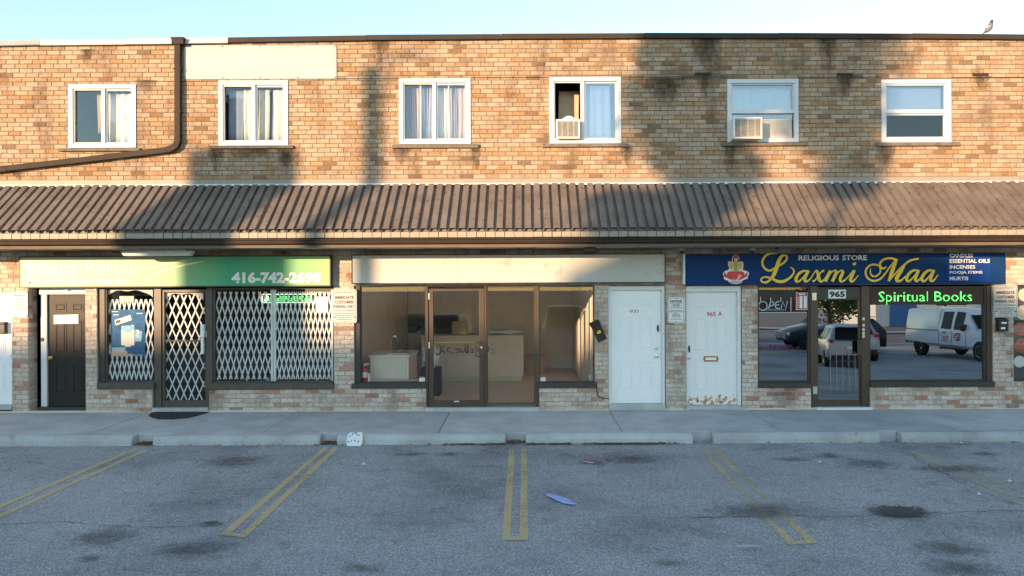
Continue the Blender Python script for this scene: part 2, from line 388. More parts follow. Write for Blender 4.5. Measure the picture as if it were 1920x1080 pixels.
def stain(name, col, lo=.35, hi=.75, amax=.85):
    m, n, l, b = nt(name); b.inputs['Roughness'].default_value = .75; b.inputs['Base Color'].default_value = (*col, 1)
    tc = N(n, 'ShaderNodeTexCoord'); geo = N(n, 'ShaderNodeNewGeometry')
    mp = N(n, 'ShaderNodeMapping'); mp.inputs['Location'].default_value = (-1, -1, 0); mp.inputs['Scale'].default_value = (2, 2, 0); l.new(tc.outputs['Generated'], mp.inputs['Vector'])
    g = N(n, 'ShaderNodeVectorMath', operation='LENGTH'); l.new(mp.outputs[0], g.inputs[0])
    t = N(n, 'ShaderNodeTexNoise', i_Scale=9., i_Detail=14., i_Roughness=.85); l.new(geo.outputs['Position'], t.inputs['Vector'])
    s1 = N(n, 'ShaderNodeMath', operation='MULTIPLY_ADD'); l.new(t.outputs['Fac'], s1.inputs[0]); s1.inputs[1].default_value = 3.6; s1.inputs[2].default_value = -1.0
    s2 = N(n, 'ShaderNodeMath', operation='SUBTRACT'); l.new(s1.outputs[0], s2.inputs[0]); l.new(g.outputs['Value'], s2.inputs[1])
    r = ramp(n, [(lo, (0, 0, 0)), (hi, (amax,)*3)]); l.new(s2.outputs[0], r.inputs['Fac']); l.new(r.outputs['Color'], b.inputs['Alpha'])
stain('oil_stain', (.06, .062, .066), .0, .75, .5); stain('tar_patch', (.05, .05, .053), .12, .2, .97); stain('pale_mark', (.5, .5, .5), .2, .6, .6)
def grime():
    """soot and water marks on the brick, densest at the top of the sheet, ragged below"""
    m, n, l, b = nt('grime'); b.inputs['Roughness'].default_value = .95; b.inputs['Base Color'].default_value = (.035, .03, .027, 1); b.inputs['Specular IOR Level'].default_value = .1
    tc = N(n, 'ShaderNodeTexCoord'); geo = N(n, 'ShaderNodeNewGeometry')
    sp = N(n, 'ShaderNodeSeparateXYZ'); l.new(tc.outputs['Generated'], sp.inputs[0])
    ux = N(n, 'ShaderNodeMapRange'); ux.inputs[3].default_value = -1; ux.inputs[4].default_value = 1; l.new(sp.outputs[0], ux.inputs[0])
    ax = N(n, 'ShaderNodeMath', operation='POWER'); ab = N(n, 'ShaderNodeMath', operation='ABSOLUTE'); l.new(ux.outputs[0], ab.inputs[0]); l.new(ab.outputs[0], ax.inputs[0]); ax.inputs[1].default_value = 1.6
    zz = N(n, 'ShaderNodeMath', operation='SUBTRACT'); zz.inputs[0].default_value = 1; l.new(sp.outputs[2], zz.inputs[1])
    mp = N(n, 'ShaderNodeMapping'); mp.inputs['Scale'].default_value = (5, 5, 1.6); l.new(geo.outputs['Position'], mp.inputs['Vector'])
    t = N(n, 'ShaderNodeTexNoise', i_Scale=2., i_Detail=10., i_Roughness=.75); l.new(mp.outputs[0], t.inputs['Vector'])
    s0 = N(n, 'ShaderNodeMath', operation='ADD'); l.new(ax.outputs[0], s0.inputs[0]); l.new(zz.outputs[0], s0.inputs[1])
    s1 = N(n, 'ShaderNodeMath', operation='MULTIPLY_ADD'); l.new(t.outputs['Fac'], s1.inputs[0]); s1.inputs[1].default_value = 2.2; s1.inputs[2].default_value = -.2
    s2 = N(n, 'ShaderNodeMath', operation='SUBTRACT'); l.new(s1.outputs[0], s2.inputs[0]); l.new(s0.outputs[0], s2.inputs[1])
    r = ramp(n, [(.0, (0, 0, 0)), (.8, (.55, .55, .55))]); l.new(s2.outputs[0], r.inputs['Fac']); l.new(r.outputs['Color'], b.inputs['Alpha'])
grime()
def corrugated():
    m, n, l, b = nt('canopy_metal'); b.inputs['Roughness'].default_value = .55; b.inputs['Metallic'].default_value = .0
    geo = N(n, 'ShaderNodeNewGeometry')
    t = N(n, 'ShaderNodeTexNoise', i_Scale=2.2, i_Detail=8., i_Roughness=.6); l.new(geo.outputs['Position'], t.inputs['Vector'])
    r = ramp(n, [(.3, (.115, .092, .077)), (.55, (.165, .135, .113)), (.8, (.205, .172, .147))]); l.new(t.outputs['Fac'], r.inputs['Fac'])
    v = N(n, 'ShaderNodeTexVoronoi', i_Scale=9., i_Randomness=1.); l.new(geo.outputs['Position'], v.inputs['Vector'])
    t2 = N(n, 'ShaderNodeTexNoise', i_Scale=1.4, i_Detail=4.); l.new(geo.outputs['Position'], t2.inputs['Vector'])
    md = N(n, 'ShaderNodeMath', operation='MULTIPLY'); l.new(t2.outputs['Fac'], md.inputs[0]); md.inputs[1].default_value = .42
    lt = N(n, 'ShaderNodeMath', operation='SUBTRACT'); l.new(md.outputs[0], lt.inputs[0]); l.new(v.outputs['Distance'], lt.inputs[1])
    r2 = ramp(n, [(0, (0, 0, 0)), (.05, (.9, .9, .9))]); l.new(lt.outputs[0], r2.inputs['Fac'])
    mx = N(n, 'ShaderNodeMix', data_type='RGBA'); l.new(r2.outputs['Color'], mx.inputs[0]); l.new(r.outputs['Color'], mx.inputs[6]); mx.inputs[7].default_value = (.1, .055, .035, 1)
    l.new(mx.outputs[2], b.inputs['Base Color'])
corrugated()
def rusty_door():
    m, n, l, b = nt('door_rusty'); b.inputs['Roughness'].default_value = .5
    geo = N(n, 'ShaderNodeNewGeometry')
    t = N(n, 'ShaderNodeTexNoise', i_Scale=13., i_Detail=9., i_Roughness=.7); l.new(geo.outputs['Position'], t.inputs['Vector'])
    sx = N(n, 'ShaderNodeSeparateXYZ'); l.new(geo.outputs['Position'], sx.inputs[0])
    z0 = Z(752, 1335)
    d = N(n, 'ShaderNodeMath', operation='SUBTRACT'); l.new(sx.outputs[2], d.inputs[0]); d.inputs[1].default_value = z0
    ab = N(n, 'ShaderNodeMath', operation='ABSOLUTE'); l.new(d.outputs[0], ab.inputs[0])
    mr = N(n, 'ShaderNodeMapRange'); mr.inputs[1].default_value = .02; mr.inputs[2].default_value = .3; mr.inputs[3].default_value = .14; mr.inputs[4].default_value = -.25; l.new(ab.outputs[0], mr.inputs[0])
    a = N(n, 'ShaderNodeMath', operation='ADD'); l.new(t.outputs['Fac'], a.inputs[0]); l.new(mr.outputs[0], a.inputs[1])
    r = ramp(n, [(.60, (.80, .80, .80)), (.64, (.66, .42, .24)), (.72, (.3, .1, .03))]); l.new(a.outputs[0], r.inputs['Fac']); l.new(r.outputs['Color'], b.inputs['Base Color'])
rusty_door()
def green_sign():
    """printed sign sheet: lime into green, its sunlit ends paled and shaded stretch deepened in the colour"""
    m, n, l, b = nt('sign_green'); b.inputs['Roughness'].default_value = .4
    geo = N(n, 'ShaderNodeNewGeometry'); sx = N(n, 'ShaderNodeSeparateXYZ'); l.new(geo.outputs['Position'], sx.inputs[0])
    mr = N(n, 'ShaderNodeMapRange'); mr.inputs[1].default_value = X(40); mr.inputs[2].default_value = X(620); l.new(sx.outputs[0], mr.inputs[0])
    r = ramp(n, [(0, (.47, .49, .33)), (.42, (.36, .47, .25)), (.58, (.16, .42, .2)), (.68, (.03, .33, .17)), (.82, (.05, .34, .15)), (1, (.30, .52, .22))]); l.new(mr.outputs[0], r.inputs['Fac'])  # print tones with sun and cast shade put in: deepest where the shadow lies
    l.new(r.outputs['Color'], b.inputs['Base Color'])
green_sign()

# ------------------------------------------------------------------ lettering
def text_mesh(s, bold=0., res=2, shear=0.):
    cu = bpy.data.curves.new('lettering', 'FONT'); cu.body = s; cu.size = 1; cu.offset = bold; cu.resolution_u = res; cu.shear = shear
    o = bpy.data.objects.new('lettering', cu); COL.objects.link(o)
    dg = bpy.context.evaluated_depsgraph_get()
    me = bpy.data.meshes.new_from_object(o.evaluated_get(dg)); bpy.data.objects.remove(o); bpy.data.curves.remove(cu)
    co = np.empty(len(me.vertices)*3); me.vertices.foreach_get('co', co); co = co.reshape(-1, 3)
    return me, co
def lettering(s, rect, y, m, parent, bold=0., depth=0., name='lettering', tilt=0., shear=0.):
    """flat letters filling the rectangle x0, x1, z0, z1 on the plane y"""
    x0, x1, z0, z1 = rect
    me, co = text_mesh(s, bold, shear=shear)
    lo = co.min(0); hi = co.max(0)
    u = (co[:, 0]-lo[0])/(hi[0]-lo[0]); v = (co[:, 1]-lo[1])/max(1e-6, hi[1]-lo[1])
    out = np.stack([x0+u*(x1-x0), np.full(len(co), y), z0+v*(z1-z0)+tilt*(u-.5)*(x1-x0)], 1)
    if depth:
        bm = bmesh.new(); bm.from_mesh(me)
        for vv, p in zip(bm.verts, out): vv.co = p
        r = bmesh.ops.extrude_face_region(bm, geom=bm.faces[:])
        for e in r['geom']:
            if isinstance(e, bmesh.types.BMVert): e.co.y -= depth
        bmesh.ops.recalc_face_normals(bm, faces=bm.faces); bm.to_mesh(me); bm.free()
    else:
        me.vertices.foreach_set('co', out.astype(np.float32).ravel())
    me.materials.clear(); me.materials.append(M[m]); me.name = name; me.update()
    o = bpy.data.objects.new(name, me); COL.objects.link(o)
    if parent is not None: put(o, parent)
    return o
def led_dots(s, rect, y, mats, parent, pitch, bold=0.):
    """the letters of a LED board as separate small lit squares"""
    x0, x1, z0, z1 = rect
    me, co = text_mesh(s, bold)
    lo = co.min(0); hi = co.max(0)
    P = np.stack([x0+(co[:, 0]-lo[0])/(hi[0]-lo[0])*(x1-x0), z0+(co[:, 1]-lo[1])/(hi[1]-lo[1])*(z1-z0)], 1)
    me.calc_loop_triangles()
    nx, nz = int((x1-x0)/pitch)+1, int((z1-z0)/pitch)+1
    gx = x0+(np.arange(nx)+.5)*(x1-x0)/nx; gz = z0+(np.arange(nz)+.5)*(z1-z0)/nz
    A = np.stack(np.meshgrid(gx, gz), -1).reshape(-1, 2); inside = np.zeros(len(A), bool)
    for t in me.loop_triangles:
        a, b, c = P[list(t.vertices)]
        def sg(p, q): return (A[:, 0]-q[0])*(p[1]-q[1])-(p[0]-q[0])*(A[:, 1]-q[1])
        d1, d2, d3 = sg(a, b), sg(b, c), sg(c, a)
        inside |= ~(((d1 < 0) | (d2 < 0) | (d3 < 0)) & ((d1 > 0) | (d2 > 0) | (d3 > 0)))
    bpy.data.meshes.remove(me)
    mb = MB(); h = pitch*.40
    for x, z in A[inside]: mb.box(x-h, x+h, y-.004, y, z-h, z+h)
    o = mb.build('lettering', mats, parent); return o
def catmull(pts, k=8):
    p = [np.array(q, float) for q in pts]; p = [2*p[0]-p[1]]+p+[2*p[-1]-p[-2]]; out = []
    for i in range(1, len(p)-2):
        for j in range(k):
            t = j/k
            out.append(.5*((2*p[i])+(-p[i-1]+p[i+1])*t+(2*p[i-1]-5*p[i]+4*p[i+1]-p[i+2])*t*t+(-p[i-1]+3*p[i]-3*p[i+1]+p[i+2])*t**3))
    out.append(p[-2]); return out
def stroke(mb, pts, wd, y0, y1, taper=.35, k=8):
    """brush stroke along x,z points; wd one width or one per point"""
    c = catmull(pts, k); n = len(c)
    if isinstance(wd, (list, tuple)): W = np.interp(np.linspace(0, len(wd)-1, n), range(len(wd)), wd)
    else:
        s = np.linspace(0, 1, n); W = wd*(taper+(1-taper)*np.minimum(1, np.minimum(s, 1-s)*5))
    L = []; Rr = []
    for i in range(n):
        t = c[min(i+1, n-1)]-c[max(i-1, 0)]; t = t/(np.linalg.norm(t)+1e-9); nn = np.array([-t[1], t[0]])*W[i]/2
        L.append(c[i]+nn); Rr.append(c[i]-nn)
    b = len(mb.v)
    for y in (y0, y1):
        for a, r in zip(L, Rr): mb.v.append((a[0], y, a[1])); mb.v.append((r[0], y, r[1]))
    o2 = 2*n
    for i in range(n-1):
        a = b+2*i
        mb.f += [(a, a+1, a+3, a+2), (a+o2, a+2+o2, a+3+o2, a+1+o2), (a, a+2, a+2+o2, a+o2), (a+1, a+1+o2, a+3+o2, a+3)]; mb.m += [0, 0, 1, 1]
    mb.f += [(b, b+o2, b+1+o2, b+1), (b+2*n-2, b+2*n-1, b+2*n-1+o2, b+2*n-2+o2)]; mb.m += [1, 1]
# ================================================================== the setting: ground, sidewalk, kerb stops
gm = MB()
ys = [80, CURB_Y+.3, CURB_Y-.0, -20, -700]; zs = [-.30, -.30, lot_z(CURB_Y), lot_z(-20), lot_z(-20)]
for i in range(len(ys)-1):
    gm.poly([(-500, ys[i+1], zs[i+1]), (500, ys[i+1], zs[i+1]), (500, ys[i], zs[i]), (-500, ys[i], zs[i])])
tag(gm.build('parking_lot', 'asphalt', fixn=False), kind='structure')
def sheet(pts, name, m, lift=.004, parent=None, kind='structure'):
    o = MB().poly([(x, y, lot_z(y)+lift) for x, y in pts]).build(name, m, parent, fixn=False)
    return tag(o, kind=kind)
# --- sidewalk: slabs with open joints on a bed, falling 2 % to the kerb
FR = -1.80
bed = MB().hexa([(-14, FR+.012, -.3), (13.5, FR+.012, -.3), (13.5, .3, -.3), (-14, .3, -.3), (-14, FR+.012, FR*.02-.035), (13.5, FR+.012, FR*.02-.035), (13.5, .3, -.02), (-14, .3, -.02)]).build('sidewalk', 'mortar')
tag(bed, kind='structure')
joints = [-14, -12.3, -9.55, -6.8, -4.12, -1.36, 1.5, 3.98, 6.75, 9.5, 12.2, 13.5]
for a, b in zip(joints[:-1], joints[1:]):
    g = .006; dz = random.uniform(-.003, .003)
    MB().hexa([(a+g, FR, -.29), (b-g, FR, -.29), (b-g, .02, -.29), (a+g, .02, -.29), (a+g, FR, FR*.02+dz), (b-g, FR, FR*.02+dz), (b-g, .02, dz), (a+g, .02, dz)]).build('slab', 'sidewalk_concrete', bed, bevel=.006)
# --- concrete kerb stops, each a casting of its own, with gaps where the stall lines meet them
ends = [(-330, -112), (-95, 246), (286, 598), (631, 947), (985, 1298), (1337, 1650), (1690, 2046), (2080, 2300)]
kl = {1: 'shaded concrete kerb stop in front of the black-brown door and doormat', 2: 'concrete kerb stop below the scissor-gated beauty shop window, between two yellow line pairs',
      3: 'concrete kerb stop with the white slotted plastic cover leaning on its end', 4: 'concrete kerb stop below the empty shop, dry leaves along its foot',
      5: 'rust-streaked concrete kerb stop in front of the rusty white door and tinted window', 6: 'pale concrete kerb stop below the tinted window with the green lit sign',
      0: 'concrete kerb stop beyond the edge of the picture beside the black door', 7: 'concrete kerb stop beyond the food poster window'}
for i, (a, b) in enumerate(ends):
    k = S*(D+CURB_Y)/D; x0, x1 = (a-PX0)*k, (b-PX0)*k
    z = FR*.02+random.uniform(-.006, .006); zb = lot_z(CURB_Y)-.02
    prof = [(FR-.012, zb), (CURB_Y-.03, zb), (CURB_Y-.022, z-.075), (CURB_Y+.015, z-.022), (CURB_Y+.05, z), (FR-.012, z+.002)]
    m = MB(); n = 9; c = .035; last = None
    st = [(x0, .8), (x0+c, 1)]+[(x0+c+(x1-x0-2*c)*j/n, 1) for j in range(1, n)]+[(x1-c, 1), (x1, .8)]
    base = 0
    for j, (xx, s) in enumerate(st):
        wob = random.uniform(-.004, .004) if s == 1 else 0
        cy = (prof[0][0]+prof[1][0])/2
        for (yy, zz) in prof: m.v.append((xx, cy+(yy-cy)*s+wob, zb+(zz-zb)*(.93 if s < 1 else 1)+wob*.5))
    q = len(prof)
    for j in range(len(st)-1):
        for e in range(q):
            e2 = (e+1) % q
            m.f.append((j*q+e, j*q+e2, (j+1)*q+e2, (j+1)*q+e)); m.m.append(0)
    m.f.append(tuple(range(q-1, -1, -1))); m.f.append(tuple((len(st)-1)*q+e for e in range(q))); m.m += [0, 0]
    if 0 < i < 7: tag(m.build('kerb_stop', 'curb_concrete'), kl[i], 'kerb stop', 'kerb stops along the sidewalk')
# --- yellow stall lines, faded
def line(p0, p1, w0, w1):
    a = G(*p0); b = G(*p1); d = Vector((b[0]-a[0], b[1]-a[1])).normalized(); nn = Vector((-d.y, d.x))
    ws = [w0, w1]
    return [(a[0]-nn.x*ws[0], a[1]-nn.y*ws[0]), (b[0]-nn.x*ws[1], b[1]-nn.y*ws[1]), (b[0]+nn.x*ws[1], b[1]+nn.y*ws[1]), (a[0]+nn.x*ws[0], a[1]+nn.y*ws[0])]
hw = .042
def gstretch(a, b, f): return (a[0]+(b[0]-a[0])*f, a[1]+(b[1]-a[1])*f)
pairs = [(((256, 841), (0, 950)), ((274, 844), (0, 968)), None), (((612, 839), (425, 999)), ((630, 840), (459, 1002)), 1), (((960, 842), (949, 1008)), ((983, 842), (982, 1008)), 1),
         (((1318, 846), (1482, 1016)), ((1337, 842), (1520, 1014)), 1), (((1690, 838), (1960, 966)), ((1703, 836), (1970, 944)), None)]
for k, (l1, l2, cap) in enumerate(pairs):
    q = []
    for (a, b) in (l1, l2):
        if cap is None:      # runs out of the picture: same length on the ground as the others
            A = Vector(G(*a)); B = Vector(G(*b)); dd = (B-A).normalized(); E = A+dd*4.05
            nn = Vector((-dd.y, dd.x))*hw; q.append([tuple(A-nn), tuple(E-nn), tuple(E+nn), tuple(A+nn)])
        else: q.append(line(a, b, hw, hw))
    for r in q: sheet(r, 'painted_line', 'line_yellow')
    e1 = ((q[0][1][0]+q[0][2][0])/2, (q[0][1][1]+q[0][2][1])/2); e2 = ((q[1][1][0]+q[1][2][0])/2, (q[1][1][1]+q[1][2][1])/2)
    d = Vector((e2[0]-e1[0], e2[1]-e1[1])).normalized()
    A = Vector(e1)-d*hw; B = Vector(e2)+d*hw
    sheet([(A.x, A.y+.0), (A.x, A.y-.09), (B.x, B.y-.09), (B.x, B.y)], 'painted_line', 'line_yellow', .008)
# --- oil stains and a tar patch on the asphalt
def blot(px, py, w, h, m='oil_stain', lift=.006):
    x, y = G(px, py); sheet([(x-w, y-h), (x+w, y-h), (x+w, y+h), (x-w, y+h)], 'oil_stain' if m == 'oil_stain' else ('asphalt_patch' if m == 'tar_patch' else 'pale_mark'), m, lift)
for i, b in enumerate([(440, 866, .75, .5), (770, 852, .35, .2), (845, 852, .3, .16), (1180, 862, .7, .38), (1110, 868, .3, .22), (1490, 862, .4, .18), (1555, 856, .36, .22), (1630, 870, .6, .4),
          (190, 1010, .55, .4), (165, 1050, .2, .13), (360, 1032, .5, .35), (680, 1068, .3, .16), (1790, 880, .9, .3), (1780, 1030, .5, .3), (1850, 852, .3, .2),
          (1800, 1068, .5, .3), (1260, 1058, .25, .12), (1420, 960, .8, .4)]): blot(*b, lift=.009+i*.0006)
blot(1685, 962, .44, .27, 'tar_patch', .03); blot(395, 985, .14, .07, 'tar_patch', .03)
for b in [(1782, 922, .15, .08), (1405, 1030, .22, .1), (1715, 800, .1, .05)]:
    if b[1] > 836: blot(*b, m='pale_mark', lift=.032)
# --- cracks in the asphalt
mat('crack_dark', (.06, .06, .062), .95)
rc_ = random.Random(21)
def crack(pts, wd=.008):
    g = [Vector(G(*p)) for p in pts]; path = []
    for a, b in zip(g[:-1], g[1:]):
        n = max(3, int((b-a).length/.09))
        for i in range(n): path.append(a+(b-a)*i/n+Vector((rc_.gauss(0, .018), rc_.gauss(0, .018))))
    path.append(g[-1]); m = MB()
    for i in range(len(path)-1):
        a, b = path[i], path[i+1]; d = (b-a).normalized(); nn = Vector((-d.y, d.x))*wd*rc_.uniform(.3, 1.1)
        m.poly([(p.x, p.y, lot_z(p.y)+.0045) for p in (a-nn, b-nn, b+nn, a+nn)])
    tag(m.build('asphalt_crack', 'crack_dark', fixn=False), kind='structure')
for c in [[(1250, 972), (1420, 968), (1560, 970), (1720, 962), (1930, 958)], [(1690, 845), (1760, 885), (1850, 915), (1960, 948)], [(1695, 842), (1790, 900), (1900, 945)], [(936, 902), (972, 900)], [(930, 966), (1000, 968)], [(600, 888), (560, 893), (535, 891)],
          [(-20, 985), (120, 978), (260, 990), (420, 984)]]: crack(c, .005)
# --- beyond the lot, behind the photographer: verge, road, far side
sheet([(-300, -24.5), (4, -24.5), (4, -20.2), (-300, -20.2)], 'verge', 'grass_green', .05)
sheet([(-300, -24.9), (300, -24.9), (300, -24.5), (-300, -24.5)], 'pavement_kerb', 'curb_concrete', .06)
mat('road_asphalt', (.12, .125, .135), .9, var=.15, scale=2)
sheet([(-300, -36), (300, -36), (300, -24.9), (-300, -24.9)], 'road', 'road_asphalt', .004)
sheet([(-300, -30.55), (300, -30.55), (300, -30.4), (-300, -30.4)], 'road_marking', 'white_paint', .008)
sheet([(-300, -38), (300, -38), (300, -36), (-300, -36)], 'pavement', 'sidewalk_concrete', .06)
sheet([(-300, -140), (6, -140), (6, -38), (-300, -38)], 'lawn', 'grass_green', .05)
sheet([(6, -140), (300, -140), (300, -38), (6, -38)], 'far_lot', 'road_asphalt', .03)

# ================================================================== the building
bld = thing('shop_building', 'two-storey tan brick shop row with corrugated canopy and six upper windows', 'building', (0, 0, 0))
X0, X1 = -13.0, 12.4
TOP = Z(72, 960)
UPW = [(130, 159, 255, 277), (411, 152, 540, 273), (749, 148, 882, 270), (1031, 145, 1164, 269), (1364, 149, 1496, 267), (1653, 150, 1782, 267)]
HO = [R(*r) for r in UPW]
LOW = [(-80, 545, 22, 775), (53, 540, 160, 775), (182, 537, 626, 729), (286, 720, 392, 775), (664, 533, 1115, 727), (799, 720, 1011, 775),
       (1141, 535, 1248, 775), (1287, 535, 1391, 775), (1421, 534, 1862, 725), (1521, 720, 1632, 775), (1901, 534, 2130, 715)]
for r in LOW:
    a = list(R(*r))
    if r[3] == 775: a[2] = -.25
    HO.append(tuple(a))
def wall_holes(x0, x1, z0, z1, holes, y0, y1):
    xs = sorted({x0, x1}|{min(max(h[i], x0), x1) for h in holes for i in (0, 1)}); zz = sorted({z0, z1}|{min(max(h[i], z0), z1) for h in holes for i in (2, 3)})
    def solid(i, j):
        if i < 0 or j < 0 or i >= len(xs)-1 or j >= len(zz)-1: return False
        cx, cz = (xs[i]+xs[i+1])/2, (zz[j]+zz[j+1])/2
        return not any(h[0] < cx < h[1] and h[2] < cz < h[3] for h in holes)
    m = MB()
    for i in range(len(xs)-1):
        for j in range(len(zz)-1):
            if not solid(i, j): continue
            a, b, c, d = xs[i], xs[i+1], zz[j], zz[j+1]
            m.poly([(a, y0, c), (b, y0, c), (b, y0, d), (a, y0, d)]); m.poly([(a, y1, d), (b, y1, d), (b, y1, c), (a, y1, c)])
            if not solid(i-1, j): m.poly([(a, y1, c), (a, y0, c), (a, y0, d), (a, y1, d)])
            if not solid(i+1, j): m.poly([(b, y0, c), (b, y1, c), (b, y1, d), (b, y0, d)])
            if not solid(i, j-1): m.poly([(a, y1, c), (b, y1, c), (b, y0, c), (a, y0, c)])
            if not solid(i, j+1): m.poly([(a, y0, d), (b, y0, d), (b, y1, d), (a, y1, d)])
    return m
wall = wall_holes(X0, X1, 3.0, TOP, HO, .006, .25).build('wall', 'mortar', bld, fixn=False)
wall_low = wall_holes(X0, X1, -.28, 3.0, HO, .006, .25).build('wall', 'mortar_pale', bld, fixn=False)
# --- bricks
CH = .0806; BL = .233; JT = .012
bricks = []      # x0, x1, z0, z1, y, tone, low
rb = random.Random(3)
def tone(low):
    u = rb.random()
    if low: return min(1, max(0, rb.choice([.05, .2, .3, .42, .5, .6, .66, .8, .92])+rb.uniform(-.08, .08)))
    return min(1, max(0, rb.choice([.02, .1, .16, .22, .3, .34, .4, .46, .54, .64, .8])+rb.uniform(-.1, .1))) if u > .05 else .93
def lay(z0, z1, low):
    r = 0; z = z0
    while z < z1-.02:
        zt = min(z+CH, z1); zm = (z+zt)/2
        iv = [(X0, X1)]
        for h in HO:
            if h[2]-.012 < zm < h[3]+.012:
                ni = []
                for a, b in iv:
                    if h[1] <= a or h[0] >= b: ni.append((a, b)); continue
                    if h[0] > a: ni.append((a, h[0]))
                    if h[1] < b: ni.append((h[1], b))
                iv = ni
        off = (r % 2)*BL/2+(.03 if r % 3 == 0 else 0)+rb.uniform(-.012, .012)
        k = math.floor((X0-off)/BL); x = k*BL+off
        cuts = []
        while x < X1:
            cuts.append(x+rb.uniform(-.004, .004)); x += BL
        for a, b in iv:
            e = [a]+[c for c in cuts if a+.035 < c < b-.035]+[b]
            for p, q in zip(e[:-1], e[1:]):
                if q-p > .03: bricks.append((p+JT/2, q-JT/2, z+JT/2, zt-JT/2, rb.uniform(-.0035, .002), tone(low), low))
        z = zt; r += 1
lay(0.0, 2.96, True); lay(4.02, TOP-.005, False)
FULL = BL-JT
cand = [b for b in bricks if abs((b[1]-b[0])-FULL) < .012 and abs((b[3]-b[2])-(CH-JT)) < .004]
def dist(b):
    x, z = (b[0]+b[1])/2, (b[2]+b[3])/2
    hid = (2.08 < z < 2.95 and (X(30) < x < X(626) or X(655) < x < X(1250) or X(1283) < x < X(1886))) or (2.6 < z < 3)
    return x*x+(z-ZC)**2+(1e6 if hid else 0)
cand.sort(key=dist); single = set(cand[:300])
def brick_verts(mb, x0, x1, z0, z1, y):
    c = .004      # arrised front edge
    n = len(mb.v)
    mb.v += [(x0, .012, z0), (x1, .012, z0), (x1, .012, z1), (x0, .012, z1), (x0, y+c, z0), (x1, y+c, z0), (x1, y+c, z1), (x0, y+c, z1),
             (x0+c, y, z0+c), (x1-c, y, z0+c), (x1-c, y, z1-c), (x0+c, y, z1-c)]
    for f in ((0, 1, 5, 4), (1, 2, 6, 5), (2, 3, 7, 6), (3, 0, 4, 7), (4, 5, 9, 8), (5, 6, 10, 9), (6, 7, 11, 10), (7, 4, 8, 11), (8, 9, 10, 11)):
        mb.f.append(tuple(n+i for i in f)); mb.m.append(0)
def with_tone(me, vals):
    a = me.attributes.new('tone', 'FLOAT', 'POINT'); a.data.foreach_set('value', vals)
for low in (True, False):
    mb = MB(); tv = []
    for b in bricks:
        if b[6] != low or b in single: continue
        brick_verts(mb, *b[:5]); tv += [b[5]]*12
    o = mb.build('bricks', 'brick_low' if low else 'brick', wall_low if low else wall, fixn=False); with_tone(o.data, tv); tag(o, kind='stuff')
variants = {}
for low in (True, False):
    for i in range(24):
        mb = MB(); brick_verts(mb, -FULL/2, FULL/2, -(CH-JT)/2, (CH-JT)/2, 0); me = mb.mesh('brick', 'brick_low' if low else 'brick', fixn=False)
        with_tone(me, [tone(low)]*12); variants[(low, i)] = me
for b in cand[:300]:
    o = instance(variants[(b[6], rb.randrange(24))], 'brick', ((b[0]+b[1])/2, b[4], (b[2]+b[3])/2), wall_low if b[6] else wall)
# brick return of the black door recess
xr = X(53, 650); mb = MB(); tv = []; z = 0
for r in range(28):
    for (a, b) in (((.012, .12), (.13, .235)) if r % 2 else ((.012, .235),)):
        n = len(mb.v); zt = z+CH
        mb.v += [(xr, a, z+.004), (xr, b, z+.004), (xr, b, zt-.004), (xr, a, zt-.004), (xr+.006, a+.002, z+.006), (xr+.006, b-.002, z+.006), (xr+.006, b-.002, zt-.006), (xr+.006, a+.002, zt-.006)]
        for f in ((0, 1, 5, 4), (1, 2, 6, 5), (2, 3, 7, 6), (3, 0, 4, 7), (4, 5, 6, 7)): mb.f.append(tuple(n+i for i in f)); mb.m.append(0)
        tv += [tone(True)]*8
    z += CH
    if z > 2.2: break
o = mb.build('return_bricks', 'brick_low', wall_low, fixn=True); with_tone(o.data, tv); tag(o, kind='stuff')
# steel lintel course that shows as a dark line, and two rusted vents
for (a, pa, b, pb) in [(-10, 165, 125, 159), (256, 153, 411, 151.5), (541, 148.5, 748, 147), (883, 146, 1030, 145), (1165, 144.5, 1363, 144), (1497, 144.5, 1652, 145), (1783, 145, 1935, 146)]:
    x0, x1 = X(a, pa), X(b, pb); z0 = (Z(pa, a)+Z(pb, b))/2
    MB().box(x0, x1, -.010, .01, z0-.005, z0+.007).build('lintel', 'dark_metal', wall)
for (px, py) in [(1318, 139), (1584, 140), (1838, 140)]:
    x0, x1, z0, z1 = R(px-15, py-3, px+15, py+2); m = MB().box(x0, x1, -.012, .01, z0, z1)
    m.box(x0+.02, x1-.02, -.018, -.012, z0+.012, z1-.012).build('vent', 'flash_brown', wall)
# --- soot and water marks below sills, vents and the roof edge
for k, (a, t_, b, u) in enumerate([(385, 280, 425, 336), (515, 280, 558, 338), (395, 279, 550, 305), (145, 92, 182, 128), (1296, 140, 1345, 200), (1345, 268, 1392, 335), (1560, 141, 1612, 195), (1818, 142, 1862, 175), (1290, 72, 1360, 150), (1525, 72, 1580, 150), (20, 322, 52, 342), (1636, 272, 1690, 320), (1190, 146, 1300, 230), (730, 278, 772, 320), (880, 279, 905, 330), (1160, 276, 1190, 318), (690, 72, 740, 140), (250, 150, 300, 180)]):
    x0, x1, z0, z1 = R(a, t_, b, u); y = -.0052-.0004*k
    MB().poly([(x0, y, z0), (x1, y, z0), (x1, y, z1), (x0, y, z1)]).build('grime_mark', 'grime', wall, fixn=False)
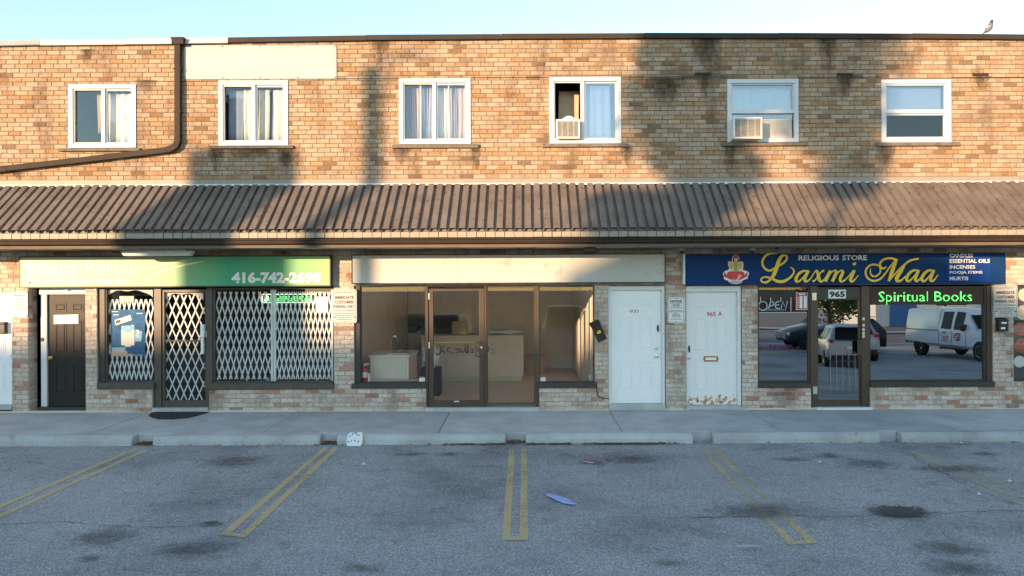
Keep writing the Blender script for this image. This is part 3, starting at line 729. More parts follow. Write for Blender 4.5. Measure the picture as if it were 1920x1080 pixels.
# --- roof edge flashing, piece by piece
segs = [(-160, 80, 75, 75.0, 'flash_slate'), (75, 75.0, 237, 73.5, 'flash_pale'), (237, 73, 334, 72, 'flash_pale'), (346, 71.5, 427, 70.5, 'flash_pale'), (427, 70, 687, 66, 'flash_brown'), (687, 65.2, 940, 63.5, 'flash_brown'), (940, 63, 1208, 61.8, 'flash_brown'),
        (1208, 61.2, 1460, 61.8, 'flash_brown'), (1460, 61.3, 1712, 62.6, 'flash_brown'), (1712, 62, 1960, 64.5, 'flash_brown'), (1960, 64.5, 2240, 68, 'flash_brown')]
for i, (a, ya, b, yb, mm) in enumerate(segs):
    d = .045+.004*(i % 2); g = .002
    xa, xb = X(a, ya, d)+g, X(b, yb, d)-g; za, zb = Z(ya, a, d), Z(yb, b, d); h = .092
    m = MB(); p = []
    for zz in (lambda z: z-h, lambda z: z):
        p += [(xa, -d, zz(za)), (xb, -d, zz(zb)), (xb, .32, zz(zb)), (xa, .32, zz(za))]
    m.hexa(p)
    m.hexa([(xa, -d-.012, za-h-.004), (xb, -d-.012, zb-h-.004), (xb, -d, zb-h+.012), (xa, -d, za-h+.012), (xa, -d-.010, za-h+.004), (xb, -d-.010, zb-h+.004), (xb, -d, zb-h+.016), (xa, -d, za-h+.016)])
    m.build('roof_flashing', mm, bld)
# --- shell behind the front: roof, side and back walls, floors, ceilings, party walls
MB().box(X0+.02, X1-.02, .33, 10.2, TOP-.35, TOP-.12).build('roof', 'roof_shingle', bld)
for x in (X0, X1-.25): MB().box(x, x+.25, .252, 10.2, -.28, TOP-.1).build('side_wall', 'house_brick', bld)
MB().box(X0+.25, X1-.25, 9.95, 10.2, -.28, TOP-.36).build('back_wall', 'interior_wall', bld)
MB().box(X0+.26, X1-.26, .252, 9.94, 2.72, 3.05).build('ceiling', 'ceiling_tile', bld)
MB().box(X0+.26, X1-.26, .0, 9.94, -.26, .03).build('floor', 'interior_floor', bld)
pw = [X(170), X(645), X(1128), X(1268), X(1405), X(1881)]
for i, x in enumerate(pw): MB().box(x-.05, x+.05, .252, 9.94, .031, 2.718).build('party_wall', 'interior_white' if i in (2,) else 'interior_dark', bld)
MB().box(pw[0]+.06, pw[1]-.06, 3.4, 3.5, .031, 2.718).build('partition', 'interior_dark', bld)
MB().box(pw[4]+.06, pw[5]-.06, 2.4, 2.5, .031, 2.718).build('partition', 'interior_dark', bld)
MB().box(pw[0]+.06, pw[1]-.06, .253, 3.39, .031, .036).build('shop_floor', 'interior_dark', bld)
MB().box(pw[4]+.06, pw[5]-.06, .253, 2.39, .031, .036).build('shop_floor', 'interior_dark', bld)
MB().box(pw[1]+.06, pw[2]-.06, 6.9, 7.0, .031, 2.718).build('partition', 'interior_wall', bld)
for x in [X(330), X(645), X(955), X(1268), X(1575), X(1890)]: MB().box(x-.05, x+.05, .252, 5, 3.06, TOP-.36).build('room_wall', 'room_dark', bld)
MB().box(X0+.26, X1-.26, 5.01, 5.1, 3.06, TOP-.36).build('room_wall', 'room_dark', bld)

# ================================================================== canopy: corrugated sheets, closures, gutter, soffit
PR = 1.0
ZT = Z(345, 960); ZF = ZC+(540-433)*S*(D-PR)/D
can = MB().box(X0, X1, -PR+.03, -PR+.05, ZF-.16, ZF-.01).build('canopy', 'gutter_brown', bld)
PITCH = .158; XL, XR = X0, X1
nper = int((XR-XL)/PITCH)
rj = [random.uniform(-.006, .006) for _ in range(97)]
def corr(i0, i1, lift):
    prof = []
    for i in range(i0, i1):
        x = XL+i*PITCH+rj[i % len(rj)]
        prof += [(x, 0), (x+.040, 0), (x+.050, .062), (x+.148, .062)]
    prof.append((XL+i1*PITCH, 0))
    m = MB(); nz = math.sqrt(.5); L = 6
    for t in range(L+1):
        f = t/L; y = .0-f*(PR+.03); z = ZT-.035-f*(ZT-.035-ZF)
        for (x, h) in prof: m.v.append((x, y-h*.67*nz-lift*.7-.003+(random.uniform(-.006, .006) if t == L else 0), z+h*nz+lift+.003*math.sin(x*2.3+f*4)))
    k = len(prof)
    for t in range(L):
        for i in range(k-1): m.f.append((t*k+i, (t+1)*k+i, (t+1)*k+i+1, t*k+i+1)); m.m.append(0)
    return m
step = 23
for j, i in enumerate(range(0, nper, step)):
    o = corr(i, min(i+step, nper), .002*(j % 2)).build('roof_sheet', 'canopy_metal', can, fixn=False)
    sl = o.modifiers.new('thick', 'SOLIDIFY'); sl.thickness = .003; sl.offset = -1
blk = MB().box(-.0755, .0755, -.012, .012, -.045, .045); blkm = blk.mesh('fascia_block', 'fascia_cream')
for i in range(nper):
    x = XL+(i+.5)*PITCH+.02
    o = instance(blkm, 'fascia_block', (x, -PR+.012+random.uniform(-.002, .002), ZF-.055), can); o.rotation_euler = (0, random.uniform(-.006, .006), 0)
    o.scale = (random.uniform(.95, 1.02), 1, random.uniform(.94, 1.02))
MB().box(X0, X1, -PR+.0, -PR+.008, ZF-.008, ZF+.036).build('closure_strip', 'canopy_metal', can)
# gutter in lengths, with a folded lip
zg1 = ZC+(540-446.5)*S*(D-PR-.08)/D; zg0 = ZC+(540-456.5)*S*(D-PR-.08)/D
gx = [X0, -8.6, -5.5, -2.4, .7, 3.8, 6.9, 9.9, X1]
for a, b in zip(gx[:-1], gx[1:]):
    pr = [(-PR-.085, zg1), (-PR-.085, zg1-.018), (-PR-.07, zg1-.024), (-PR-.075, zg0+.02), (-PR-.06, zg0), (-PR+.03, zg0), (-PR+.03, zg0+.004), (-PR-.056, zg0+.006), (-PR-.068, zg0+.022), (-PR-.064, zg1-.028), (-PR-.078, zg1-.002)]
    MB().extrude_x(pr, a+.002, b-.002).build('gutter', 'gutter_brown', can)
    MB().box(a+.002, b-.002, -PR-.02, -PR+.028, zg0-.052, zg0-.006).build('fascia_board', 'lip_tan', can)
SOF = zg0-.03
pnl = MB().box(-.196, .196, -PR+.03, .0, -.006, .0).box(-.196, -.186, -PR+.03, 0., -.012, -.006).box(-.004, .004, -PR+.03, 0, -.010, -.006).mesh('soffit_panel', 'soffit')
x = X0+.2; i = 0
while x < X1-.1:
    o = instance(pnl, 'soffit_panel', (x, 0, SOF+random.uniform(-.004, .004)), can)
    if 5 < i: o.rotation_euler = (random.uniform(-.01, .012), 0, 0)
    x += .4; i += 1
# apron flashing over the top edge and bead of sealant
ax = [X0, -9.2, -5.6, -1.9, 1.8, 5.3, 8.9, X1]
for a, b in zip(ax[:-1], ax[1:]):
    MB().box(a+.0015, b-.0015, -.02, .0, ZT+.02, ZT+.098).build('apron_flashing', 'apron', can)
    m = MB(); n = 40
    for q in range(n):
        xa, xb = a+(b-a)*q/n, a+(b-a)*(q+1)/n; h = .036+random.uniform(-.008, .008)
        m.hexa([(xa, -.055, ZT+.019-h), (xb, -.055, ZT+.019-h), (xb, -.021, ZT+.019-h), (xa, -.021, ZT+.019-h), (xa, -.03, ZT+.019), (xb, -.03, ZT+.019), (xb, -.021, ZT+.019), (xa, -.021, ZT+.019)])
    m.build('sealant', 'caulk', can)

# ================================================================== upper windows
def pane(rect, y, m, parent, tilt=0., name='pane'):
    x0, x1, z0, z1 = rect; t = math.tan(math.radians(tilt))*(z1-z0)/2; q = .003
    mb = MB().hexa([(x0, y-q+t, z0), (x1, y-q+t, z0), (x1, y+q+t, z0), (x0, y+q+t, z0), (x0, y-q-t, z1), (x1, y-q-t, z1), (x1, y+q-t, z1), (x0, y+q-t, z1)])
    return mb.build(name, m, parent)
def curtain(rect, y, m, label, folds=6, amp=.03, hang=True):
    x0, x1, z0, z1 = rect; mb = MB(); n = folds*8; rows = 5; ph = random.random()*6
    for r in range(rows+1):
        f = r/rows; z = z1+(z0-z1)*f
        for i in range(n+1):
            u = i/n
            mb.v.append((x0+(x1-x0)*u+.01*math.sin(f*3+ph), y+amp*math.sin(u*folds*2*math.pi+ph+.4*math.sin(f*2))*(.6+.4*f), z))
    for r in range(rows):
        for i in range(n): a = r*(n+1)+i; mb.f.append((a, a+1, a+n+2, a+n+1)); mb.m.append(0)
    o = mb.build('curtain', m, smooth=True, fixn=False); s = o.modifiers.new('thick', 'SOLIDIFY'); s.thickness = .002
    return tag(o, label, 'curtain', 'curtains behind the upper windows')
sills = [(112, 278.5, 264, 284), (395, 273.5, 551, 279), (736, 271, 897, 278), (1017, 269.5, 1177, 276), (1353, 267, 1512, 274), (1640, 267.5, 1797, 274)]
wins = []
for k, (r, s) in enumerate(zip(UPW, sills)):
    x0, x1, z0, z1 = R(*r)
    wl = ['window with a parted pale curtain, nearest the downspout', 'window below the bleached white banner', 'window with striped curtains', 'window with plastic film and an air conditioner', 'double-hung window with an air conditioner', 'double-hung window with dark lower pane']
    wo = MB().frame(x0-.006, x1+.006, z0, z1+.006, .075, -.022, .09).build('window', 'white_vinyl', bld, bevel=.004); wo['label'] = wl[k]; wins.append(wo)
    MB().box(*R(*s)[:2], -.055, .02, *R(*s)[2:]).build('sill', 'concrete_sill', wo, bevel=.005)
    a0, a1, b0, b1 = x0+.07, x1-.07, z0+.075, z1-.075
    if k < 4:
        xm = X([194.5, 476.5, 815, 1093][k], 215)
        MB().box(xm-.022, xm+.022, -.012, .07, b0, b1).build('mullion', 'white_vinyl', wo)
        MB().frame(a0, xm-.022, b0, b1, .02, .0, .05).build('sash', 'white_vinyl', wo)
        MB().frame(xm+.022, a1, b0, b1, .028, .02, .07).build('sash', 'white_vinyl', wo)
        if k == 2:
            for px in (789, 842): MB().box(X(px)-.012, X(px)+.012, .05, .075, b0+.02, b1-.02).build('sash_rail', 'white_vinyl', wo)
        if k != 3: pane((a0+.02, xm-.042, b0+.02, b1-.02), .045, ['glass_window', 'glass_window', 'glass_mid', 'glass_up'][k], wo)
        pane((xm+.05, a1-.028, b0+.028, b1-.028), .045, ['glass_window', 'glass_window', 'glass_mid', 'glass_up'][k], wo)
    else:
        zm = Z(210, r[0]+60)
        MB().box(a0, a1, -.012, .075, zm-.024, zm+.024).build('meeting_rail', 'white_vinyl', wo)
        MB().frame(a0, a1, zm+.024, b1, .022, .0, .05).build('sash', 'white_vinyl', wo)
        pane((a0+.022, a1-.022, zm+.046, b1-.022), .03, 'glass_up', wo)
        if k == 5:
            MB().frame(a0, a1, b0, zm-.024, .03, .02, .07).build('sash', 'white_vinyl', wo)
            pane((a0+.03, a1-.03, b0+.03, zm-.054), .045, 'glass_window', wo)
def cr(k, px0, px1, y, m, label, py0=None, py1=None, folds=5, amp=.02):
    r = UPW[k]; return curtain(R(px0, (py0 or r[1]+12), px1, (py1 or r[3]-10)), y, m, label, folds, amp)
cr(0, 196, 250, .16, 'curtain_white', 'white curtain filling one pane of the window beside the brown downspout', folds=4)
cr(0, 172, 191, .2, 'curtain_tan', 'narrow tan curtain in the open side of the window by the downspout', py1=246, folds=2)
cr(1, 452, 476, .16, 'curtain_white', 'cream curtain at the middle of the window under the white banner', folds=2)
cr(1, 479, 500, .15, 'curtain_white', 'pale curtain left of the gap in the window under the white banner', folds=2, amp=.012)
cr(1, 507, 534, .15, 'curtain_white', 'pale curtain right of the gap in the window under the white banner', folds=2, amp=.012)
cr(1, 498, 510, .2, 'curtain_blue', 'grey-blue blind in the gap between the pale curtains under the white banner', folds=1, amp=.004)
cr(1, 421, 450, .19, 'curtain_blue', 'grey-blue blind behind the window under the white banner', folds=2, amp=.006)
for (a, b, m, lb) in [(760, 778, 'curtain_plum', 'dark plum curtain at the edge of the striped window'), (778, 789, 'curtain_tan', 'orange-tan curtain strip in the striped window'), (791, 802, 'curtain_blue', 'first narrow blue curtain strip of the striped window'), (802, 815, 'curtain_pink', 'pink-grey curtain left of the mullion in the striped window'),
                      (818, 842, 'curtain_white', 'pale curtain right of the mullion in the striped window'), (842, 851, 'curtain_pink', 'thin pinkish curtain beside the blue strip of the striped window'), (851, 857, 'curtain_blue', 'second narrow blue curtain strip of the striped window'), (857, 873, 'curtain_pink', 'rightmost pinkish curtain of the striped window')]:
    cr(2, a, b, .16, m, lb, folds=1+int((b-a)/9), amp=.014)
cr(3, 1097, 1146, .14, 'curtain_blue', 'bluish plastic film behind the closed pane beside the air conditioner', folds=3, amp=.012)
cr(3, 1050, 1090, .5, 'curtain_tan', 'brown blind inside the open window above the air conditioner', py1=235, folds=2, amp=.006)
cr(4, 1372, 1487, .16, 'curtain_white', 'pale curtain across the double-hung window above its air conditioner', py1=212, folds=7, amp=.015)
tag(MB().box(*R(1664, 160, 1772, 205)[:2], .14, .15, *R(1664, 160, 1772, 205)[2:]).build('window_blind', 'curtain_blue'), 'flat blue roller blind in the upper half of the last double-hung window', 'blind')
# --- air conditioners
def ac(px0, py0, px1, py1, d, label):
    x0, x1, z0, z1 = R(px0, py0, px1, py1, d)
    t = thing('air_conditioner', label, 'air conditioner', ((x0+x1)/2, 0, z0), 'window air conditioners')
    m = MB().box(x0, x1, -d+.02, .25, z0, z1).frame(x0-.006, x1+.006, z0-.006, z1+.006, .03, -d, -d+.02)
    m.build('housing', 'ac_white', t, bevel=.006)
    n = 12; hz = (z1-z0-.06)/n
    sl = MB().box(-(x1-x0)/2+.026, (x1-x0)/2-.026, -.006, .006, -hz*.3, hz*.3).mesh('slat', 'ac_grey')
    for i in range(n): instance(sl, 'slat', ((x0+x1)/2, -d+.008, z0+.03+hz*(i+.5)), t, (.5, 0, 0))
    for i in (1, 2, 3):
        xx = x0+(x1-x0)*i/4; MB().box(xx-.003, xx+.003, -d-.004, -d+.0, z0+.026, z1-.026).build('grille_wire', 'ac_white', t)
    return t
ac(1043, 224, 1087, 259, .12, 'weathered white air conditioner with plastic wrap on top in the sliding window')
ac(1376, 220, 1429, 259, .28, 'white air conditioner jutting from the double-hung window')
bagm = MB(); x0, x1, z0, z1 = R(1053, 217, 1080, 224, .1)
for i in range(9):
    a = (i+.5)/9; bagm.hexa([(x0+(x1-x0)*i/9, -.1, z0), (x0+(x1-x0)*(i+1)/9, -.1, z0), (x0+(x1-x0)*(i+1)/9, .1, z0), (x0+(x1-x0)*i/9, .1, z0),
       *[(x0+(x1-x0)*(i+(1 if q in (1, 2) else 0))/9, (-.09 if q < 2 else .09), z0+.002+(z1-z0)*math.sin(math.pi*min(.97, max(.03, (i+(1 if q in (1, 2) else 0))/9)))) for q in range(4)]])
tag(bagm.build('plastic_wrap', 'plastic_bag'), 'crumpled clear plastic on the air conditioner in the sliding window', 'plastic')
MB().box(*R(1431, 224, 1486, 260)[:2], .03, .05, *R(1431, 224, 1486, 260)[2:]).build('filler_panel', 'plywood', wins[4])
pane(R(1373, 213, 1487, 222), .045, 'glass_up', wins[4])
MB().box(*R(1373, 222.3, 1487, 224)[:2], .03, .06, *R(1373, 222.3, 1487, 224)[2:]).build('sash_rail', 'white_vinyl', wins[4])
# --- downspout
dsp = thing('downspout', 'brown square downspout bending sideways below the roof flashing', 'downspout', (X(334), 0, 4.5))
def box_pipe(pts, hw_, y0, y1):
    m = MB(); n = len(pts); off = []
    for i, p in enumerate(pts):
        a = Vector(pts[max(i-1, 0)]); b = Vector(pts[min(i+1, n-1)]); t = (b-a).normalized(); nn = Vector((-t.y, t.x))*hw_
        off.append((Vector(p)+nn, Vector(p)-nn))
    for L, Rr in off: m.v += [(L.x, y0, L.y), (Rr.x, y0, Rr.y), (Rr.x, y1, Rr.y), (L.x, y1, L.y)]
    for i in range(n-1):
        for e in range(4): m.f.append((4*i+e, 4*i+(e+1) % 4, 4*i+4+(e+1) % 4, 4*i+4+e)); m.m.append(0)
    m.f += [(3, 2, 1, 0), tuple(4*n-4+e for e in range(4))]; m.m += [0, 0]; return m
def q2(px, py): return (X(px, py, .05), Z(py, px, .05))
box_pipe([q2(334.5, 83), q2(334.5, 258)], .052, -.105, -.02).build('pipe', 'pipe_brown', dsp, bevel=.008)
box_pipe([q2(334.5, 258.2), q2(334.2, 266), q2(331, 274), q2(323, 279), q2(314, 281.5)], .054, -.107, -.018).build('elbow', 'pipe_brown', dsp, bevel=.004)
box_pipe([q2(314, 281.7), q2(150, 301), q2(16, 316)], .05, -.105, -.02).build('pipe', 'pipe_brown', dsp, bevel=.008)
box_pipe([q2(16, 316.2), q2(-160, 334)], .054, -.107, -.018).build('pipe', 'pipe_brown', dsp, bevel=.008)
x0, x1, z0, z1 = R(323, 71, 345, 83, .1); MB().box(x0, x1, -.135, -.05, z0, z1).box(x0-.01, x1+.01, -.142, -.05, z1-.025, z1+.005).build('outlet_box', 'pipe_brown', dsp)
for (px, py) in [(334.5, 130), (334.5, 210)]:
    x, z = q2(px, py); MB().box(x-.062, x+.062, -.108, -.0, z-.012, z+.012).build('strap', 'pipe_brown', dsp)
# ================================================================== doors
def panel_door(r, y, m, label, knobs, panel_m=None, fr=None):
    """six-panel leaf in a frame; a part of the building with its panels and locks as sub-parts"""
    x0, x1, z0, z1 = R(*r); W, H = x1-x0, z1-z0
    dr = MB().box(x0, x1, y, y+.045, z0, z1).build('door', m, bld); dr['label'] = label
    for (u0, u1) in ((.17, .43), (.57, .83)):
        for (v0, v1) in ((.075, .155), (.225, .53), (.625, .885)):
            a0, a1, b0, b1 = x0+W*u0, x0+W*u1, z1-H*v1, z1-H*v0
            mb = MB(); e = .016
            mb.frame(a0, a1, b0, b1, e, y-.007, y+.001)
            i = .034; c = .012
            mb.hexa([(a0+i, y-.001, b0+i), (a1-i, y-.001, b0+i), (a1-i, y-.001, b1-i), (a0+i, y-.001, b1-i), (a0+i+c, y-.008, b0+i+c), (a1-i-c, y-.008, b0+i+c), (a1-i-c, y-.008, b1-i-c), (a0+i+c, y-.008, b1-i-c)])
            mb.build('panel', panel_m or m, dr)
    for (px, py, kind) in knobs:
        x, z = X(px, py), Z(py, px)
        if kind == 'knob': MB().lathe([(.032, 0), (.032, -.008), (.012, -.012), (.012, -.03), (.026, -.036), (.03, -.05), (.022, -.062), (.004, -.065)], (x, y, z), 16, axis='y').build('door_knob', 'brass' if m == 'door_black' else 'steel', dr, smooth=True)
        if kind == 'bolt': MB().lathe([(.03, 0), (.03, -.012), (.02, -.02), (.008, -.021)], (x, y, z), 14, axis='y').build('deadbolt', 'steel', dr, smooth=True)
        if kind == 'guard': MB().box(x-.012, x+.012, y-.02, y, z-.06, z+.06).box(x-.018, x+.018, y-.012, y, z-.03, z+.03).build('latch_guard', 'dark_metal', dr)
    if fr:
        fx0, fx1, fz0, fz1 = R(*fr); mm = 'trim_white'; g = .003
        mb = MB(); mb.box(fx0+.002, x0-g, .02, y+.06, z0, fz1-.002); mb.box(x1+g, fx1-.002, .02, y+.06, z0, fz1-.002); mb.box(x0-g, x1+g, .02, y+.06, z1+g, fz1-.002)
        mb.build('door_frame', mm, dr)
        MB().box(fx0+.002, fx1-.002, -.02, y+.06, max(-.02, fz0), z0-.004).build('threshold', 'sidewalk_concrete', dr)
    return dr
d1 = panel_door((1147, 544, 1241, 757), .09, 'door_white', 'plain white six-panel door', [(1232, 653, 'bolt'), (1232, 668, 'knob'), (1235, 616, 'guard')], fr=(1141, 536, 1247, 768))
lettering('-931', R(1178, 580.5, 1197, 586.5, -.09), .088, 'grey_print', d1, .03)
d2 = panel_door((1289, 547, 1383, 760), .09, 'door_rusty', 'white six-panel door with rust along its foot and red number', [(1293, 671, 'knob'), (1294, 655, 'guard')], fr=(1287, 536, 1390, 768))
lettering('965', R(1325, 584.5, 1342, 593, -.09), .088, 'red_print', d2, .02); lettering('A', R(1347, 583.5, 1353, 592, -.09), .088, 'red_print', d2, .03)
x0, x1, z0, z1 = R(1322, 668.5, 1348, 678.5); y = .085
MB().frame(x0, x1, z0, z1, .022, y-.012, y+.003).box(x0-.012, x0, y-.01, y+.003, (z0+z1)/2-.012, (z0+z1)/2+.012).box(x1, x1+.012, y-.01, y+.003, (z0+z1)/2-.012, (z0+z1)/2+.012).build('letter_slot', 'rust_orange', d2)
MB().box(x0+.024, x1-.024, y-.006, y+.002, z0+.024, z1-.024).build('slot_flap', 'door_white', d2)
d3 = panel_door((77, 552, 159, 764), .2, 'door_black', 'black-brown six-panel door in a deep brick recess', [(83, 673, 'knob')])
x0, x1, z0, z1 = R(77, 552, 159, 764)
MB().box(x1+.003, X(160, 650)-.001, .15, .25, z0, z1).box(X(66, 650), x0-.003, .16, .25, -.02, z1).box(X(66, 650), X(160, 650)-.001, .12, .25, z1+.003, Z(540, 110)-.002).build('door_frame', 'trim_white', d3)
MB().box(X(66, 650), X(160, 650), .06, .25, -.02, z0-.004).build('threshold', 'black_frame', d3)
a = R(113, 540, 122, 545); MB().box(a[0], a[1], .08, .119, a[2], a[3]).build('door_chime', 'white_vinyl', d3)
a = R(67, 634, 71, 641); MB().box(a[0], a[1], .14, .159, a[2], a[3]).build('bell_button', 'black_frame', d3)
d4 = panel_door((-75, 548, 20, 760), .09, 'door_white', 'white panelled door cut by the edge of the picture', [(17, 668, 'bolt')], fr=(-80, 545, 22, 768))
def sheet_of(name, r, y, m, label, cat, tilt=0., thick=.002, group=None, curl=0.):
    x0, x1, z0, z1 = R(*r, -y); t = tilt*(x1-x0)/2
    o = MB().hexa([(x0, y-thick-curl, z0-t), (x1, y-thick, z0+t), (x1, y, z0+t), (x0, y-curl, z0-t), (x0, y-thick, z1-t), (x1, y-thick-curl, z1+t), (x1, y-curl, z1+t), (x0, y, z1-t)]).build(name, m)
    return tag(o, label, cat, group)
sheet_of('paper_notice', (101, 590, 147, 607), .19, 'paper', 'white paper sheets taped across the black-brown door', 'paper', .02, .004)

# ================================================================== shop fronts
GY = .11
def shop_window(r, label, m, gm, tilt=0., fw=.04, sill=None, sm='black_frame'):
    x0, x1, z0, z1 = R(*r)
    wo = MB().frame(x0, x1, z0, z1, fw, GY-.05, GY+.04).build('shop_window', m, bld); wo['label'] = label
    pane((x0+fw, x1-fw, z0+fw, z1-fw), GY, gm, wo, tilt)
    if sill:
        a = R(*sill); MB().box(a[0], a[1], -.03, GY+.035, a[2], a[3]).build('sill', sm, wo, bevel=.006)
    return wo
def shop_door(r, label, m, gm, gr, tilt=0., rail=None):
    """aluminium framed glass door: stiles, rails, pane"""
    x0, x1, z0, z1 = R(*r); g = R(*gr)
    mb = MB().box(x0, g[0], GY-.045, GY+.03, z0, z1).box(g[1], x1, GY-.045, GY+.03, z0, z1).box(g[0], g[1], GY-.045, GY+.03, z0, g[2]).box(g[0], g[1], GY-.045, GY+.03, g[3], z1)
    do = mb.build('shop_door', m, bld, bevel=.004); do['label'] = label
    pane(g, GY, gm, do, tilt); return do
def post(px0, py0, px1, py1, m, name='mullion', y0=None, y1=None):
    a = R(px0, py0, px1, py1); return MB().box(a[0], a[1], GY-.07 if y0 is None else y0, GY+.05 if y1 is None else y1, a[2], a[3]).build(name, m, bld)
# --- beauty shop
post(182.5, 538, 193.8, 728, 'black_frame')
shop_window((194, 540, 288, 717), 'gated window with the blue poster', 'grey_bronze', 'glass_shop', .0, .02, (183, 717.3, 290, 729), 'grey_bronze')
post(288.3, 538.5, 300, 768, 'grey_bronze'); post(386, 538.5, 396.5, 768, 'grey_bronze')
sd = shop_door((300.4, 543, 385.6, 764), 'gated glass door of the beauty shop', 'grey_bronze', 'glass_shop', (305, 548, 382, 752))
MB().box(*R(305, 638.5, 382, 641)[:2], GY-.03, GY-.005, *R(305, 638.5, 382, 641)[2:]).build('push_bar', 'grey_bronze', sd)
a = R(374, 606, 383, 664); MB().box(a[0]+.02, a[1]-.02, -.0, GY-.045, a[2], a[3]-.25).box(a[0]+.02, a[1], -.02, GY-.045, a[3]-.25, a[3]-.02).build('door_handle', 'white_paint', sd, bevel=.01)
a = R(383.5, 621, 387.5, 633); MB().box(a[0], a[1], GY-.055, GY-.046, a[2], a[3]).build('lock_plate', 'steel', sd)
MB().box(*R(287, 764.4, 391, 769)[:2], -.03, GY+.05, -.01, Z(764.4, 340)).build('threshold', 'sidewalk_concrete', sd)
shop_window((397, 540, 625.5, 718), 'wide gated window of the beauty shop', 'grey_bronze', 'glass_shop', 0, .022, (391, 718.3, 626, 730), 'grey_bronze')
# cream paint border along the top edge of the glass
for (p0, p1, q0) in ((196, 286, 543), (306, 381, 549)):
    mb = MB(); n = 16
    for i in range(n):
        u0, u1 = i/n, (i+1)/n
        def low(u): return q0+2+13*(abs(2*u-1)**4)+1.2*math.sin(u*17)
        pts = [(p0+(p1-p0)*u0, low(u0)), (p0+(p1-p0)*u1, low(u1)), (p0+(p1-p0)*u1, q0), (p0+(p1-p0)*u0, q0)]
        mb.prism([(X(px, py, -GY), Z(py, px, -GY)) for px, py in pts], GY+.006, GY+.008)
    tag(mb.build('painted_border', 'sign_cream', bld))
# --- empty shop
post(664.5, 535, 673.8, 718, 'black_frame')
shop_window((674, 537, 797.5, 718), 'clear window with the red extinguisher behind it', 'black_frame', 'glass_shop', 0, .012, (660, 718.3, 799, 728))
post(798, 536, 802, 768, 'bronze'); post(908.4, 536, 912, 768, 'bronze'); post(1003.5, 536, 1011, 768, 'bronze')
ed = shop_door((802.4, 541, 908, 763), 'sunlit bronze glass door of the empty shop', 'bronze', 'glass_shop', (811.5, 546, 898, 752))
post(798.5, 534.2, 1115, 536, 'black_frame', 'header')
MB().box(*R(797, 763.4, 1011.5, 769)[:2], -.04, GY+.05, -.02, Z(763.6, 905)).build('threshold', 'sidewalk_concrete', ed)
zb = Z(642.5, 855)
MB().tube([(X(814), GY-.05, zb), (X(814), GY-.075, zb), (X(893), GY-.075, zb), (X(893), GY-.05, zb)], .008, 8).build('push_bar', 'brass', ed, smooth=True)
MB().tube([(X(904), GY-.045, zb), (X(892), GY-.085, zb-.004), (X(891.5), GY-.1, zb-.03), (X(891.5), GY-.1, Z(666)), (X(893), GY-.09, Z(668)), (X(904), GY-.045, Z(668.5))], .009, 8).build('pull_handle', 'bronze', ed, smooth=True)
a = R(900.5, 650, 904.5, 654.5); MB().lathe([(.018, 0), (.018, -.008), (.01, -.01)], ((a[0]+a[1])/2, GY-.046, (a[2]+a[3])/2), 12, axis='y').build('lock_cylinder', 'steel', ed)
for py in (554, 646): MB().box(X(802.5), X(804.5), GY-.06, GY-.046, Z(py+7), Z(py-5)).build('hinge', 'steel', ed)
a = R(851, 752.5, 860, 754.5); MB().box(a[0], a[1], GY-.052, GY-.046, a[2], a[3]).build('label_plate', 'white_paint', ed)
shop_window((912.3, 537, 1003.2, 759), 'full-height clear sidelight', 'bronze', 'glass_shop', 0, .018)
shop_window((1011.3, 537, 1114.5, 717), 'clear window with the sunlit wall behind it', 'black_frame', 'glass_shop', 0, .012, (1005, 717.3, 1117, 727))
# dark lettering on the door glass: a scrawled word
mb = MB(); yy = GY-.012
def gq(u, v): px, py = 800+u/13.714, 620+v/13.714; return (X(px, py, -GY), Z(py, px, -GY))
for pts, wd in [([(330, 340), (360, 420), (370, 520), (330, 600), (270, 610), (240, 560)], 46), ([(460, 345), (400, 430), (370, 470), (430, 520), (490, 590)], 40), ([(600, 420), (540, 480), (520, 520), (580, 540), (640, 555), (690, 590)], 34), ([(720, 470), (770, 470), (850, 490), (880, 510), (820, 545), (740, 555)], 32),
                ([(890, 450), (900, 530), (940, 550), (970, 500)], 34), ([(990, 380), (1000, 500), (1040, 560), (1090, 530)], 44), ([(1060, 350), (1070, 450), (1050, 540)], 34), ([(1110, 480), (1160, 470), (1190, 500), (1190, 555), (1120, 545)], 34), ([(930, 400), (960, 370), (1010, 350)], 20)]:
    stroke(mb, [gq(*p) for p in pts], wd*S/13.714, yy, yy+.002, .5); yy -= .0006
mb.build('door_lettering', ['black_print', 'black_print'], ed)
mb = MB(); stroke(mb, [gq(*p) for p in [(1310, 420), (1330, 480), (1320, 550)]], 30*S/13.714, yy, yy+.002, .5); mb.build('door_lettering', ['black_print', 'black_print'], ed)
mb = MB()
for pts, wd in [([(1560, 400), (1600, 440), (1590, 520), (1570, 560)], 28), ([(1640, 480), (1700, 490), (1730, 540), (1690, 590), (1640, 570)], 22)]:
    stroke(mb, [gq(*p) for p in pts], wd*S/13.714, GY-.012, GY-.010, .5)
mb.build('glass_lettering', ['brown_print', 'brown_print'], bld)
for k, (r, lb) in enumerate([((786, 706, 797, 716), 'small white warning card with red edge in the window beside the sink counter'), ((1012, 705, 1023, 716), 'small white warning card with red edge in the window before the sunlit wall')]):
    o = sheet_of('warning_card', r, GY-.008, 'paper', lb, 'card'); x0, x1, z0, z1 = R(*r, -GY)
    MB().box(x0, x1, GY-.0125, GY-.0105, z1-.02, z1).build('red_edge', 'red_print', o)
